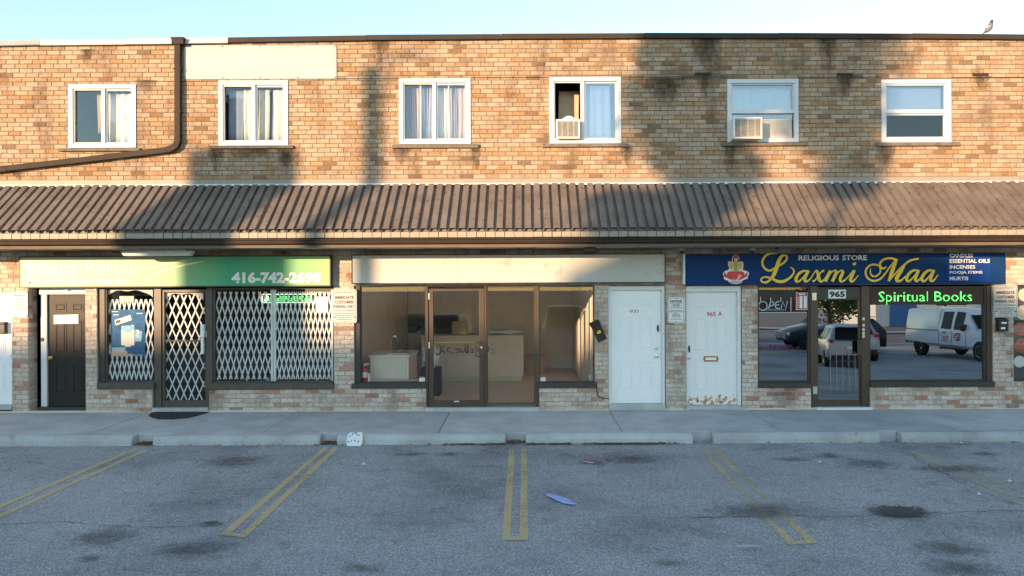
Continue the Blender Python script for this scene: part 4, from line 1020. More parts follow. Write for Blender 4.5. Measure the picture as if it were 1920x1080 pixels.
# --- religious store
TILT = -.75
wt = shop_window((1422, 536, 1521, 717), 'window with the unlit neon sign above tinted film', 'black_frame', 'glass_shop', 0, .03, (1421, 717.3, 1523, 727))
a = R(1425.5, 586, 1517.5, 713.5); pane(a, GY-.014, 'glass_tint', wt, -.05, 'tinted_film')
MB().box(a[0], a[1], GY-.02, GY-.016, a[3]-.004, a[3]+.004).build('film_edge', 'plastic_bag', wt)
post(1521.3, 536, 1535, 768, 'bronze'); post(1617.3, 536, 1631.5, 768, 'bronze')
rd = shop_door((1535.3, 560, 1617, 763), 'tinted glass door under the number plate', 'bronze', 'glass_tint', (1537, 562, 1615.5, 750), TILT)
a = R(1535.3, 538, 1617, 559.6); MB().box(a[0], a[1], GY-.04, GY+.03, a[2], a[3]).build('transom', 'black_frame', bld)
MB().box(*R(1530, 763.4, 1634, 769)[:2], -.05, GY+.05, -.03, Z(763.4, 1580)).build('threshold', 'trim_white', rd)
a = R(1608, 637, 1617, 665); MB().box(a[0], a[1], GY-.12, GY-.1, a[2], a[3]).box(a[0]+.02, a[1]-.02, GY-.1, GY-.05, a[2]+.02, a[2]+.05).box(a[0]+.02, a[1]-.02, GY-.1, GY-.05, a[3]-.05, a[3]-.02).build('pull_handle', 'black_frame', rd)
for (px, py) in ((1620.5, 598), (1620.5, 610), (1620.5, 618), (1620.5, 625), (1620.5, 631)):
    a = R(px-2.2, py-2.6, px+2.2, py+2.6); MB().box(a[0], a[1], GY-.082, GY-.071, a[2], a[3]).build('lock_plate', 'steel', bld)
for (px, py) in ((1528, 556), (1529.5, 732)):
    a = R(px-4, py-7, px+4, py+7); MB().box(a[0], a[1], GY-.085, GY-.071, a[2], a[3]).box((a[0]+a[1])/2-.004, (a[0]+a[1])/2+.004, GY-.092, GY-.086, a[2], a[3]).build('door_hinge', 'steel', bld)
for i in range(6):
    x = X(1552+i*11.5, 700, -.2); MB().tube([(x, GY-.03, Z(736)), (x, GY-.03, Z(662))], .003, 6).build('security_bar', 'ac_grey', rd)
shop_window((1631.8, 537, 1853, 715), 'wide tinted window below the green lit sign', 'black_frame', 'glass_tint', -.3, .03, (1632, 715.3, 1864, 725.5))
post(1853.3, 536, 1862, 715, 'bronze')
# neighbouring window with food pictures
shop_window((1902, 536, 2128, 715), 'window of the neighbouring food shop', 'black_frame', 'glass_shop', 0, .02)
fp = tag(MB().box(*R(1904, 538, 2120, 712)[:2], GY+.01, GY+.014, *R(1904, 538, 2120, 712)[2:]).build('food_poster', 'food_dark'), 'dark poster with round food pictures in the window at the picture edge', 'poster')
for k, (px, py, r, m) in enumerate([(1921, 553, 12, 'food_cream'), (1919, 586, 14, 'food_cream'), (1914, 617, 13, 'food_red'), (1917, 648, 14, 'food_red'), (1912, 678, 11, 'lotus_white')]):
    c = (X(px, py, -GY), Z(py, px, -GY)); mb = MB().prism([(c[0]+r*S*math.cos(a*math.pi/12), c[1]+r*S*math.sin(a*math.pi/12)) for a in range(24)], GY+.006-.0006*k, GY+.009-.0006*k)
    mb.build('dish_picture', m, fp)
# --- neon OPEN sign, LED board, stickers in the religious store windows (hung behind the glass, in its clear upper strip)
op = thing('neon_open_sign', 'unlit neon sign with tubes bent to the word OPEN hanging in the tinted window', 'sign', (X(1455), GY-.03, Z(585)))
mb = MB(); yn = GY-.03
def nq(u, v): px, py = 1415+u/15.43, 540+v/15.43; return (X(px, py, 0), yn, Z(py, px, 0))
def ell(cx, cy, rx, ry, rot, n=20): return [nq(cx+rx*math.cos(a)*math.cos(rot)-ry*math.sin(a)*math.sin(rot), cy+rx*math.cos(a)*math.sin(rot)+ry*math.sin(a)*math.cos(rot)) for a in [2*math.pi*i/n for i in range(n+1)]]
mb.tube(ell(275, 520, 125, 130, 0), .012, 8).build('letter_tube', 'neon_tube', op, smooth=True)
for pts in ([(440, 600), (500, 420), (560, 395), (595, 430), (585, 490), (540, 520), (470, 520)], [(770, 395), (690, 395), (640, 450), (640, 540), (680, 590), (770, 595)], [(640, 490), (750, 490)], [(810, 595), (850, 390), (950, 590), (990, 385)]):
    MB().tube([nq(*p) for p in pts], .012, 8).build('letter_tube', 'neon_tube', op, smooth=True)
for i in range(10):
    c = nq(400+i*59, 633); MB().lathe([(.011, 0), (.011, -.006), (.005, -.01)], c, 10, axis='y').build('light_bulb', 'neon_tube', op)
for u, v0, v1 in ((210, 260, 395), (505, 275, 395), (800, 275, 390), (1095, 270, 690)):
    MB().tube([nq(u, v0), nq(u, v1)], .006, 6).build('support_wire', 'steel', op)
hs = sheet_of('hours_sticker', (1492, 548.5, 1514, 581), GY-.02, 'red_print', 'red and white opening-hours sticker high in the tinted window', 'sticker')
x0, x1, z0, z1 = R(1492, 548.5, 1514, 581, -.1); yy = GY-.024
MB().frame(x0, x1, z0, z1, .008, yy-.001, yy).build('white_border', 'white_paint', hs)
for i in range(7):
    zz = z1-.085-i*.03
    MB().box(x0+.015, x0+.055, yy-.001, yy, zz-.005, zz+.004).build('print_line', 'white_paint', hs)
MB().box(x0+.065, x0+.115, yy-.001, yy, z0+.03, z1-.06).box(x0+.14, x1-.015, yy-.001, yy, z0+.03, z1-.06).build('white_column', 'white_paint', hs)
MB().box(x0+.05, x1-.05, yy-.001, yy, z1-.04, z1-.02).build('print_line', 'white_paint', hs)
led = thing('led_sign', 'lit green LED board reading Spiritual Books at the top of the tinted window', 'sign', (X(1735), GY-.02, Z(570)))
a = R(1632.5, 539.5, 1849, 571, -.08); MB().box(a[0], a[1], GY-.03, GY-.012, a[2], a[3]).build('board', 'led_board', led)
led_dots('Spiritual Books', R(1647.5, 546.5, 1822, 571, -.08), GY-.031, 'led_green', led, .0125, -.012)
nb = sheet_of('number_plate', (1553, 543, 1586, 559.5), GY-.042, 'white_paint', 'white plate with black digits 965 over the tinted door', 'number plate')
lettering('965', R(1555, 545.5, 1584, 557.5, -.07), GY-.046, 'black_print', nb, .05)
# --- beauty shop: scissor gates behind the glass
def gate(r, pitch, slope, label, posts):
    px0, py0, px1, py1 = r; d = -(GY+.03); y = GY+.03
    t = thing('scissor_gate', label, 'security gate', (X((px0+px1)/2), y, Z(py1)), 'folding scissor gates of the beauty shop')
    H = py1-py0; n = int((px1-px0+H*slope)/pitch)+2
    for s in (1, -1):
        for i in range(-1, n+1):
            xb = px0+i*pitch-(H*slope if s > 0 else 0)      # bottom end; goes to xb + s*slope*H on top
            if s > 0: a, b = xb, xb+H*slope
            else: a, b = px0+i*pitch, px0+i*pitch-H*slope
            # clip the bar against the gate's sides
            t0, t1 = 0., 1.
            for lim, sg in ((px0, 1), (px1, -1)):
                fa, fb = (a-lim)*sg, (b-lim)*sg
                if fa < 0 and fb < 0: t0, t1 = 1, 0; break
                if fa < 0: t0 = max(t0, fa/(fa-fb))
                elif fb < 0: t1 = min(t1, fa/(fa-fb))
            if t1-t0 < .04: continue
            p = [(a+(b-a)*q, py1-H*q) for q in (t0, t1)]
            P = [(X(u, v, d), Z(v, u, d)) for u, v in p]
            yo = y+(.0 if s > 0 else .012)
            MB().bar(P[0], P[1], .022, yo, yo+.008).build('slat', 'gate_white', t)
    for (a, b) in posts:
        q = R(a, py0-4, b, py1+3, d); MB().box(q[0], q[1], y-.012, y+.03, q[2], q[3]).build('post', 'gate_white', t)
    q = R(px0, py1, px1, py1+2.4, d)
gate((201, 561, 287, 712), 9, .235, 'white scissor gate behind the poster in the first beauty shop window', [(196.5, 201)])
gate((306, 553, 383, 750), 14.5, .42, 'white wide-meshed scissor gate across the beauty shop door', [(302, 305.5)])
gate((402, 547, 507, 711), 10.8, .29, 'white scissor gate in the wide window, on the door side of its middle post', [(397.5, 401.5), (508, 512)])
gate((518, 547, 624, 711), 8.4, .235, 'white close-meshed scissor gate in the wide window, next to the parking sign', [(513, 517.5), (621.5, 624.5)])
# --- poster
po = sheet_of('blue_poster', (208, 580, 272, 668), GY+.022, 'poster_blue', 'blue cosmetics poster with three white bottles behind the scissor-gated window', 'poster')
yp = GY+.0192
def pz(u, v): px, py = 190+u/7.714, 540+v/7.714; return (X(px, py, -GY-.04), Z(py, px, -GY-.04))
def pprint(pts, m, name, k): MB().prism([pz(*p) for p in pts][::-1], yp-.0008*k-.0006, yp-.0008*k).build(name, m, po)
pprint([(202, 462), (430, 388), (450, 462), (218, 540)], 'paper', 'label_box', 3)
pprint([(495, 602), (600, 625), (585, 770), (495, 770)], 'poster_light', 'pale_panel', 1)
for k, (u0, u1, v0, v1, sp) in enumerate([(296, 350, 545, 828, 605), (440, 488, 530, 830, 605), (348, 440, 540, 848, 632)]):
    pprint([(u0, sp), (u1, sp), (u1, v1-10), (u1-12, v1), (u0+12, v1), (u0, v1-10)], 'paper', 'bottle_picture', 2+k)
    pprint([(u0+3, v0), (u1-3, v0), (u1, sp-3), (u0, sp-3)], 'poster_light', 'bottle_cap', 2+k)
pprint([(160, 860), (360, 855), (350, 915), (162, 920)], 'poster_light', 'pale_strip', 1)
pprint([(155, 985), (160, 925), (260, 890), (380, 910), (390, 950), (460, 945), (465, 985)], 'skin_tone', 'hand_picture', 2)
r3 = [pz(515, 665), pz(560, 600)]; lettering('3', (r3[0][0], r3[1][0], r3[0][1], r3[1][1]), yp-.004, 'paper', po, .04)
r3 = [pz(225, 505), pz(290, 460)]; lettering('BB', (r3[0][0], r3[1][0], r3[0][1], r3[1][1]), yp-.006, 'black_print', po, .05, tilt=.3)
for (u0, v0, u1, v1) in ((165, 335, 255, 345), (180, 380, 260, 392), (520, 362, 605, 372), (500, 680, 560, 690), (500, 702, 570, 712), (460, 962, 605, 972)): pprint([(u0, v0), (u1, v0), (u1, v1), (u0, v1)], 'paper', 'print_line', 5)
sheet_of('price_card', (224, 555, 251, 566), GY+.02, 'sign_cream', 'beige card hanging above the blue poster', 'card')
sheet_of('white_notice', (592, 556, 615, 586), GY+.022, 'paper', 'white paper notice on the scissor gate next to the parking sign', 'paper')
lg = thing('led_sign', 'green and white LED board behind the scissor gates of the wide window', 'sign', (X(550), GY+.12, Z(560)))
a = R(491, 550, 592, 569, -.24); MB().box(a[0], a[1], GY+.13, GY+.15, a[2], a[3]).build('board', 'led_board', lg)
MB().frame(a[0], a[1], a[2]+.015, a[3]-.01, .012, GY+.122, GY+.13).build('lit_border', 'led_core', lg)
lettering('$', R(495, 554, 504, 566, -.24), GY+.126, 'led_core', lg, .06)
a2 = R(508, 555, 586, 565, -.24); mb = MB()
nn = 15
for i in range(nn):
    for j in range(3):
        xx = a2[0]+(a2[1]-a2[0])*(i+.5)/nn; zz = a2[2]+(a2[3]-a2[2])*(j+.5)/3
        if (i*7+j*3) % 5: mb.box(xx-.017, xx+.017, GY+.124, GY+.13, zz-.008, zz+.008)
mb.build('lit_segments', 'led_green', lg)
a = R(488, 551, 492, 556, -.2); MB().box(a[0], a[1], GY+.12, GY+.13, a[2], a[3]).build('lit_dot', 'led_red', lg)
# goods on the window ledge
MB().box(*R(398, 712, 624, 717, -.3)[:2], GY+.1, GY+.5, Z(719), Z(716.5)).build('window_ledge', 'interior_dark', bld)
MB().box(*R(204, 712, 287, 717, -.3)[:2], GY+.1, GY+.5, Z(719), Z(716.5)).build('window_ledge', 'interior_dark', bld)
x, z = X(501, 713, -.25), Z(713, 501, -.25)
tag(MB().lathe([(.006, -.05), (.03, -.042), (.048, -.02), (.052, 0), (.048, .02), (.03, .042), (.006, .05)], (x, GY+.2, z), 16).build('blue_ball', 'poster_light', smooth=True), 'small blue ball on the ledge under the middle post of the wide window', 'ball')
for k, (px, m, nm) in enumerate([(404, 'paper', 'the door end of the'), (460, 'paper', 'the middle of the'), (571, 'litter_white', 'the far half of the'), (592, 'litter_white', 'the parking sign end of the')]):
    x, z = X(px, 714, -.2), Z(716.4, px, -.2)
    t = thing('small_bottle', 'tiny white bottle on the ledge at '+nm+' gated window', 'bottle', (x, GY+.16, z), 'bottles on the beauty shop ledge')
    MB().lathe([(.02, 0), (.022, .006), (.022, .045), (.01, .058), (.01, .066)], (x, GY+.16, z), 12).build('flask', m, t, smooth=True)
    MB().lathe([(.012, .0662), (.012, .08), (.008, .083)], (x, GY+.16, z), 10).build('cap', 'poster_light', t)

# ================================================================== inside the empty shop
def at(px, py, dist):
    """point seen at a pixel, dist metres from the lens plane"""
    return ((px-(py-540)*ROLL-PX0)/F*dist, dist-D, ZC-(py+(px-960)*ROLL-540)/F*dist)
FLZ = .031
ct = thing('sales_counter', 'long beadboard counter with pale green plinth at the back of the empty shop', 'counter', (-1.1, 4.1, FLZ))
cx0, cx1, cy0 = -2.45, -.06, 4.1
MB().box(cx0, cx1-.03, cy0+.03, cy0+.9, FLZ, .13).build('plinth', 'kick_green', ct)
MB().box(cx0, cx1, cy0+.012, cy0+.92, .131, 1.06).build('body', 'counter_brown', ct)
MB().box(cx0-.02, cx1+.02, cy0-.03, cy0+.95, 1.061, 1.1).build('top', 'counter_brown', ct, bevel=.006)
bd = MB().box(-.033, .033, -.006, .006, -.46, .46).mesh('bead_board', 'counter_brown')
n = int((cx1-cx0)/.075)
for i in range(n): instance(bd, 'bead_board', (cx0+(i+.5)*(cx1-cx0)/n, cy0+.004, .595), ct)
for i in range(11):
    o = instance(bd, 'bead_board', (cx1+.007, cy0+.06+i*.08, .595), ct, (0, 0, math.pi/2))
sc_ = thing('sink_counter', 'small cream beadboard counter with a sink in the empty shop window', 'counter', (-2.6, 1.0, FLZ))
sx0, sx1, sy0 = -2.92, -2.2, .6
MB().box(sx0, sx1, sy0+.012, sy0+1.1, FLZ, .92).build('body', 'counter_brown', sc_)
MB().box(sx0-.03, sx1+.03, sy0-.03, sy0+1.13, .921, .955).build('top', 'counter_top', sc_, bevel=.005)
bd2 = MB().box(-.024, .024, -.006, .006, -.435, .435).mesh('bead_board', 'beadboard')
for i in range(13): instance(bd2, 'bead_board', (sx0+(i+.5)*(sx1-sx0)/13, sy0+.004, .48), sc_)
MB().box(sx0+.25, sx1-.1, sy0+.25, sy0+.8, .956, .962).build('sink_basin', 'steel', sc_)
fx = sx0+.33
MB().tube([(fx, sy0+.3, .955), (fx, sy0+.3, 1.2), (fx+.02, sy0+.3, 1.27), (fx+.08, sy0+.3, 1.3), (fx+.13, sy0+.3, 1.26), (fx+.145, sy0+.3, 1.2)], .014, 8).build('faucet', 'chrome', sc_, smooth=True)
MB().tube([(fx+.1, sy0+.35, .956), (fx+.1, sy0+.35, 1.02), (fx+.2, sy0+.33, 1.05)], .012, 8).build('faucet_lever', 'chrome', sc_, smooth=True)
# crumpled plastic bags beside it
def lump(name, c, r, m, label, cat, seed=1, n=14):
    rr = random.Random(seed); bm = bmesh.new(); bmesh.ops.create_icosphere(bm, subdivisions=3, radius=1)
    for v in bm.verts:
        q = 1+.18*math.sin(5*v.co.x+seed)*math.cos(4*v.co.z)+rr.uniform(-.07, .07); v.co = Vector((c[0]+v.co.x*r[0]*q, c[1]+v.co.y*r[1]*q, c[2]+max(v.co.z, -.75)*r[2]*q))
    me = bpy.data.meshes.new(name); bm.to_mesh(me); bm.free(); me.materials.append(M[m]); o = bpy.data.objects.new(name, me); COL.objects.link(o); return tag(o, label, cat)
lump('plastic_bag', (-1.95, 1.9, .82), (.2, .2, .3), 'plastic_bag', 'clear crumpled plastic bag beside the sink counter', 'plastic bag', 4)
tag(MB().box(-2.14, -1.75, 1.65, 2.15, FLZ, .58).build('low_crate', 'interior_dark', bevel=.01), 'dark box under the plastic bag in the empty shop', 'box')
lump('wrapped_goods', (-.55, 4.5, 1.16), (.42, .2, .07), 'plastic_bag', 'plastic-wrapped trays lying on the long beadboard counter', 'wrapped trays', 9)
# back wall: panelling, dark menu screen
bw = thing('menu_board', 'dark framed board on the back wall of the empty shop', 'board', (-2.2, 6.85, 1.3))
a0 = at(765, 625, 20.3); a1 = at(860, 588, 20.3)
MB().box(a0[0], a1[0], 6.82, 6.85, a0[2], a1[2]).build('screen', 'black_frame', bw); MB().frame(a0[0]-.04, a1[0]+.04, a0[2]-.04, a1[2]+.04, .04, 6.8, 6.86).build('frame', 'counter_brown', bw)
pl = MB().box(-.14, .14, -.008, .008, -1.3, 1.3).mesh('wall_panel', 'interior_wall')
for i in range(15): instance(pl, 'wall_panel', (-3.05+.3*i, 6.885, 1.36), bld)
MB().box(pw[1]+.062, pw[1]+.07, .4, 6.8, .032, 2.7).build('wall_lining', 'interior_wall', bld)
# bare boards on the sunlit wall
for i in range(8):
    y = .45+i*.8; MB().box(pw[2]-.085-.012*(i % 2), pw[2]-.052, y, y+.78, .04, 2.5-.11*(i % 3)).build('wall_board', 'interior_white', bld)
MB().box(X(1105), X(1114), GY+.05, GY+.12, Z(716, 1110), Z(704, 1110)).build('outlet_box', 'white_vinyl', bld)
# boxes, ceiling lights and a wall speaker
mat('cardboard', (.42, .3, .19), .85, var=.12)
for k, (bx_, by_, w_, h_, lb) in enumerate([(.25, 5.9, .5, .42, 'cardboard box on the floor at the back of the empty shop'), (-1.6, 4.75, .34, .3, 'cardboard box on the long beadboard counter')]):
    zz = FLZ if k == 0 else 1.101
    o = MB().box(bx_-w_/2, bx_+w_/2, by_-.2, by_+.2, zz, zz+h_).box(bx_-.03, bx_+.03, by_-.203, by_+.203, zz+.002, zz+h_+.003).build('cardboard_box', 'cardboard'); tag(o, lb, 'box')
for (u, v) in ((-1.9, 2.2), (.2, 2.2), (-1.9, 4.9), (.2, 4.9)): MB().box(u-.6, u+.6, v-.15, v+.15, 2.66, 2.716).build('ceiling_light', 'white_vinyl', bld)
sp_ = at(703, 553, 16.5)
tag(MB().box(sp_[0]-.07, sp_[0]+.07, sp_[1]-.08, sp_[1]+.08, sp_[2]-.1, sp_[2]+.1).box(sp_[0]-.012, sp_[0]+.012, sp_[1]-.01, sp_[1]+.01, sp_[2]+.1, 2.717).build('wall_speaker', 'dark_metal', bevel=.01), 'small black speaker hung from the ceiling above the sink counter', 'speaker')
# fire extinguisher on the sill
fe = thing('fire_extinguisher', 'red fire extinguisher with white label behind the empty shop window', 'fire extinguisher', (X(684), GY+.12, Z(717)))
fx, fy, fz = X(684, 700, -.25), GY+.12, Z(717.6, 684, -.25)
MB().box(X(676), X(797), GY+.045, GY+.45, Z(721, 730), Z(717.7, 730)).build('window_ledge', 'interior_white', bld)
MB().lathe([(.05, 0), (.056, .008), (.056, .25), (.048, .28), (.022, .3), (.02, .315)], (fx, fy, fz), 18).build('cylinder', 'red_paint', fe, smooth=True)
MB().lathe([(.0568, .1), (.0568, .2)], (fx, fy, fz), 18).build('label_band', 'paper', fe, smooth=True)
MB().box(fx-.018, fx+.018, fy-.018, fy+.018, fz+.315, fz+.34).build('valve', 'steel', fe); MB().box(fx-.02, fx+.085, fy-.01, fy+.01, fz+.345, fz+.357).box(fx-.01, fx+.07, fy-.01, fy+.01, fz+.322, fz+.33).build('lever', 'steel', fe)
MB().tube([(fx-.02, fy, fz+.33), (fx-.07, fy, fz+.28), (fx-.075, fy, fz+.15), (fx-.07, fy, fz+.1)], .009, 7).build('hose', 'rubber', fe, smooth=True)
sheet_of('inspection_tag', (690, 700, 694.5, 716), GY+.06, 'paper', 'paper inspection tag hanging beside the red fire extinguisher', 'tag')

# ================================================================== signs over the shops
def box_sign(r, d, m, label, fm='black_frame', fw=.02):
    x0, x1, z0, z1 = R(*r, d)
    t = thing('shop_sign', label, 'sign', ((x0+x1)/2, -d/2, z0))
    MB().box(x0, x1, -d, -.006, z0, z1).build('sign_face', m, t)
    MB().frame(x0-fw, x1+fw, z0-fw, z1+fw, fw-.0015, -d-.006, -.004).build('sign_frame', fm, t)
    return t
s1 = box_sign((38, 481.5, 618, 536), .15, 'sign_green', 'lime to deep green lightbox sign of the beauty parlour with phone number')
lettering('Beauty', R(51, 491.8, 149, 520, .155), -.156, 'white_paint', s1, .006); lettering('Parlour', R(162, 491, 263, 514, .155), -.156, 'white_paint', s1, -.002); lettering('Kiran', R(75, 485.5, 114, 496.5, .155), -.1575, 'white_paint', s1, -.006)
lettering('Men / Women Skin Care & Hair Salon', R(52, 522.5, 243, 532, .155), -.156, 'white_paint', s1, .02)
lettering('416-742-2698', R(434, 509.5, 602, 531.5, .155), -.156, 'white_paint', s1, .05)
mb = MB()
for k, pts in enumerate([[(250, 512), (300, 497), (360, 486)], [(262, 523), (320, 503), (385, 489)]]): stroke(mb, [(X(u, v, .152), Z(v, u, .152)) for u, v in pts], .035, -.1535-.001*k, -.151, .1)
mat('swoosh', (.72, .72, .5), .5, var=.02)
mb.build('swoosh', ['swoosh', 'swoosh'], s1)
s2 = box_sign((661, 478, 1246, 529.5), .15, 'sign_cream', 'blank cream lightbox sign over the empty shop')
s3 = box_sign((1286, 476, 1883, 532), .10, 'sign_blue', 'navy blue fascia sign with gold script and small goddess cut-out', 'sign_blue', .012)
a = R(1281.5, 476, 1284.5, 533, .1); MB().box(a[0]-.008, a[1], -.11, -.004, a[2], a[3]).build('edge_strip', 'trim_white', s3)
a = R(1776, 475, 1857, 528, .1); MB().box(a[0], a[1], -.108, -.1, a[2], a[3]).build('side_board', 'sign_blue2', s3)
for i, (tx, x1_, yt, yb) in enumerate([('CANDLES', 1824.5, 475.5, 482.5), ('ESSENTIAL OILS', 1856, 485.5, 493), ('INCENSES', 1828.5, 497, 504), ('POOJA ITEMS', 1842, 508, 514.5), ('MURTIS', 1815.5, 518.5, 525.5)]):
    lettering(tx, R(1780.5, yt, x1_, yb, .11), -.112, 'paper', s3, .03)
lettering('RELIGIOUS', R(1497, 478.3, 1573, 488.3, .1), -.102, 'white_paint', s3, .03, .004); lettering('STORE', R(1579, 478, 1625.5, 488, .1), -.102, 'white_paint', s3, .03, .004)
for px in (1718, 1448): MB().box(X(px, 505, .1)-.002, X(px, 505, .1)+.002, -.1015, -.0995, Z(531, px, .1), Z(477, px, .1)).build('panel_seam', 'black_frame', s3)
for px in (858, 1052): MB().box(X(px, 505, .15)-.0015, X(px, 505, .15)+.0015, -.1512, -.1495, Z(529, px, .15), Z(478.5, px, .15)).build('panel_seam', 'lip_tan', s2)
gold = MB(); cnt = 0
def L(u, v): return (X(1340+u/6.857, 465+v/6.857, .12), Z(465+v/6.857, 1340+u/6.857, .12))
def L2(u, v): return (X(1600+u/6.4, 465+v/6.4, .12), Z(465+v/6.4, 1600+u/6.4, .12))
def gs(f, pts, wd, sc):
    global cnt
    y = -.128-.0012*cnt; cnt = (cnt+1) % 14
    ww = [q*S/sc for q in wd] if isinstance(wd, list) else wd*S/sc
    stroke(gold, [f(*p) for p in pts], ww, y, -.104, .5)
A = 6.857
gs(L, [(800, 70), (735, 68), (660, 95), (615, 160), (618, 225), (660, 275), (710, 290), (760, 265), (830, 225), (890, 185), (925, 140), (925, 105), (900, 90)], [12, 18, 26, 26, 26, 26, 26, 24, 24, 24, 26, 24, 24], A)
gs(L, [(900, 90), (860, 105), (825, 160), (795, 250), (760, 340), (725, 395)], [24, 34, 46, 50, 48, 30], A)
gs(L, [(725, 395), (665, 440), (605, 432), (595, 400), (645, 372), (730, 392), (800, 425), (880, 428), (960, 385), (1012, 325), (1010, 275), (968, 246)], [28, 26, 22, 20, 22, 30, 38, 36, 28, 24, 20, 10], A)
gs(L, [(1190, 300), (1140, 295), (1085, 325), (1045, 385), (1045, 425), (1085, 425), (1140, 370), (1190, 300)], [22, 28, 34, 38, 34, 26, 18, 16], A)
gs(L, [(1205, 288), (1165, 365), (1155, 415), (1180, 428), (1225, 395), (1275, 320), (1300, 290)], [36, 40, 36, 26, 18, 16, 16], A)
gs(L, [(1290, 290), (1315, 300), (1330, 360), (1345, 415), (1375, 428), (1410, 400)], [20, 34, 40, 38, 26, 16], A)
gs(L, [(1405, 292), (1375, 300), (1330, 355), (1285, 415), (1255, 428)], [30, 20, 18, 20, 30], A)
gs(L, [(1405, 405), (1450, 340), (1490, 290)], [16, 16, 18], A); gs(L, [(1485, 288), (1455, 350), (1418, 430)], [36, 42, 38], A)
gs(L, [(1445, 380), (1500, 310), (1545, 288), (1560, 305)], [14, 16, 22, 34], A); gs(L, [(1565, 295), (1545, 350), (1505, 430)], [34, 42, 38], A)
gs(L, [(1530, 385), (1585, 312), (1625, 288), (1642, 305)], [14, 16, 22, 34], A); gs(L, [(1648, 298), (1620, 365), (1605, 410), (1630, 430), (1680, 400), (1740, 330), (1775, 290)], [36, 42, 36, 26, 18, 14, 14], A)
gs(L, [(1790, 285), (1755, 360), (1738, 410), (1760, 430), (1800, 400), (1838, 350)], [38, 42, 38, 28, 18, 10], A)
gs(L, [(1772, 208), (1795, 203), (1818, 196)], [22, 40, 22], A)
A = 6.4
gs(L2, [(205, 250), (200, 300), (235, 338), (285, 330), (322, 280), (310, 220), (250, 197), (185, 215), (145, 280), (165, 355), (235, 393), (310, 375), (365, 325), (430, 235), (500, 145)], [10, 18, 20, 20, 20, 20, 22, 22, 24, 24, 26, 22, 20, 18, 18], A)
gs(L2, [(525, 145), (440, 122), (360, 138), (318, 185), (330, 235), (368, 242), (395, 222)], [26, 22, 22, 26, 26, 22, 12], A)
gs(L2, [(515, 135), (490, 200), (455, 300), (420, 398)], [30, 44, 44, 30], A)
gs(L2, [(420, 398), (500, 305), (590, 215), (680, 150), (780, 128)], [20, 16, 22, 24, 16], A)
gs(L2, [(610, 200), (565, 280), (520, 350), (520, 390), (560, 392), (615, 345), (640, 320)], [26, 44, 46, 38, 24, 16, 12], A)
for dx in (0, 182):
    gs(L2, [(770+dx, 270), (720+dx, 268), (670+dx, 300), (635+dx, 355), (640+dx, 392), (675+dx, 390), (725+dx, 335), (765+dx, 275)], [20, 28, 34, 38, 32, 24, 16, 14], A)
    gs(L2, [(780+dx, 262), (750+dx, 330), (738+dx, 380), (758+dx, 395), (790+dx, 372), (828+dx, 318)], [34, 40, 36, 26, 18, 12], A)
gold.build('script_lettering', ['gold', 'gold_side'], s3)
# emblem: a seated goddess on a lotus, layered cut-out
em = thing('goddess_emblem', 'printed cut-out of a seated goddess on a red lotus fixed to the navy sign', 'emblem', (X(1380), -.11, Z(531)))
def E(u, v): return (X(1345+u/15.43, 470+v/15.43, .12), Z(470+v/15.43, 1345+u/15.43, .12))
def ep(pts, m, name, k): MB().prism([E(*p) for p in pts][::-1], -.115-.0022*k, -.111-.0022*k).build(name, m, em)
def oval(cx, cy, rx, ry, n=20, a0=0, a1=360): return [(cx+rx*math.cos(math.radians(a0+(a1-a0)*i/n)), cy+ry*math.sin(math.radians(a0+(a1-a0)*i/n))) for i in range(n)]
ep([(160, 680), (175, 630), (240, 580), (330, 552), (345, 470), (310, 420), (320, 360), (300, 330), (345, 305), (410, 310), (430, 330), (435, 200), (470, 140), (535, 90), (600, 135), (640, 200), (625, 330), (660, 310), (740, 315), (745, 345), (755, 440), (735, 550), (830, 580), (910, 620), (925, 670), (870, 760), (895, 800), (800, 830), (720, 870), (715, 920), (640, 950), (540, 965), (430, 950), (330, 905), (325, 870), (240, 845), (175, 800), (205, 770)], 'lotus_white', 'backing', 0)
ep(oval(535, 905, 190, 45), 'sign_cream', 'lotus_base', 1)
for k, (cx, tip, w_) in enumerate([(250, 195, 62), (800, 875, 62), (340, 300, 66), (720, 770, 66), (430, 410, 66), (635, 660, 66), (535, 535, 70)]):
    ep([(cx*.4+535*.6, 860), (cx-w_, 740), (tip, 615), (cx+w_, 740)], 'lotus_red' if k % 2 == 0 else 'lotus_pink' if k > 3 else 'lotus_red', 'petal', 2+k*.3)
ep([(300, 620), (420, 590), (540, 610), (660, 590), (760, 620), (700, 690), (540, 700), (370, 690)], 'lotus_red', 'robe', 4.4)
ep([(440, 360), (535, 330), (630, 360), (610, 480), (590, 600), (480, 600), (460, 480)], 'emblem_gold', 'torso', 4.8)
ep([(350, 400), (400, 345), (450, 370), (440, 470), (420, 560), (370, 520)], 'emblem_gold', 'arm', 5.1); ep([(720, 400), (670, 345), (620, 370), (630, 470), (650, 560), (700, 520)], 'emblem_gold', 'arm', 5.1)
ep(oval(355, 340, 45, 30), 'lotus_pink', 'flower', 5.5); ep(oval(705, 340, 45, 30), 'lotus_pink', 'flower', 5.5)
ep([(500, 400), (530, 370), (570, 400), (560, 520), (600, 580), (540, 640), (490, 580), (515, 520)], 'emblem_green', 'garland', 5.6)
ep([(450, 330), (450, 200), (490, 140), (580, 140), (620, 200), (620, 330)], 'hair_dark', 'hair', 4.9); ep(oval(537, 260, 55, 75), 'skin_tone', 'face', 5.9)
ep([(480, 215), (490, 120), (537, 70), (585, 120), (595, 215)], 'emblem_brown', 'crown', 6.2); ep([(505, 300), (570, 300), (560, 312), (515, 312)], 'emblem_brown', 'mouth', 6.2)
for ex in (517, 558): ep(oval(ex, 255, 9, 5, 8), 'hair_dark', 'eye', 6.2)
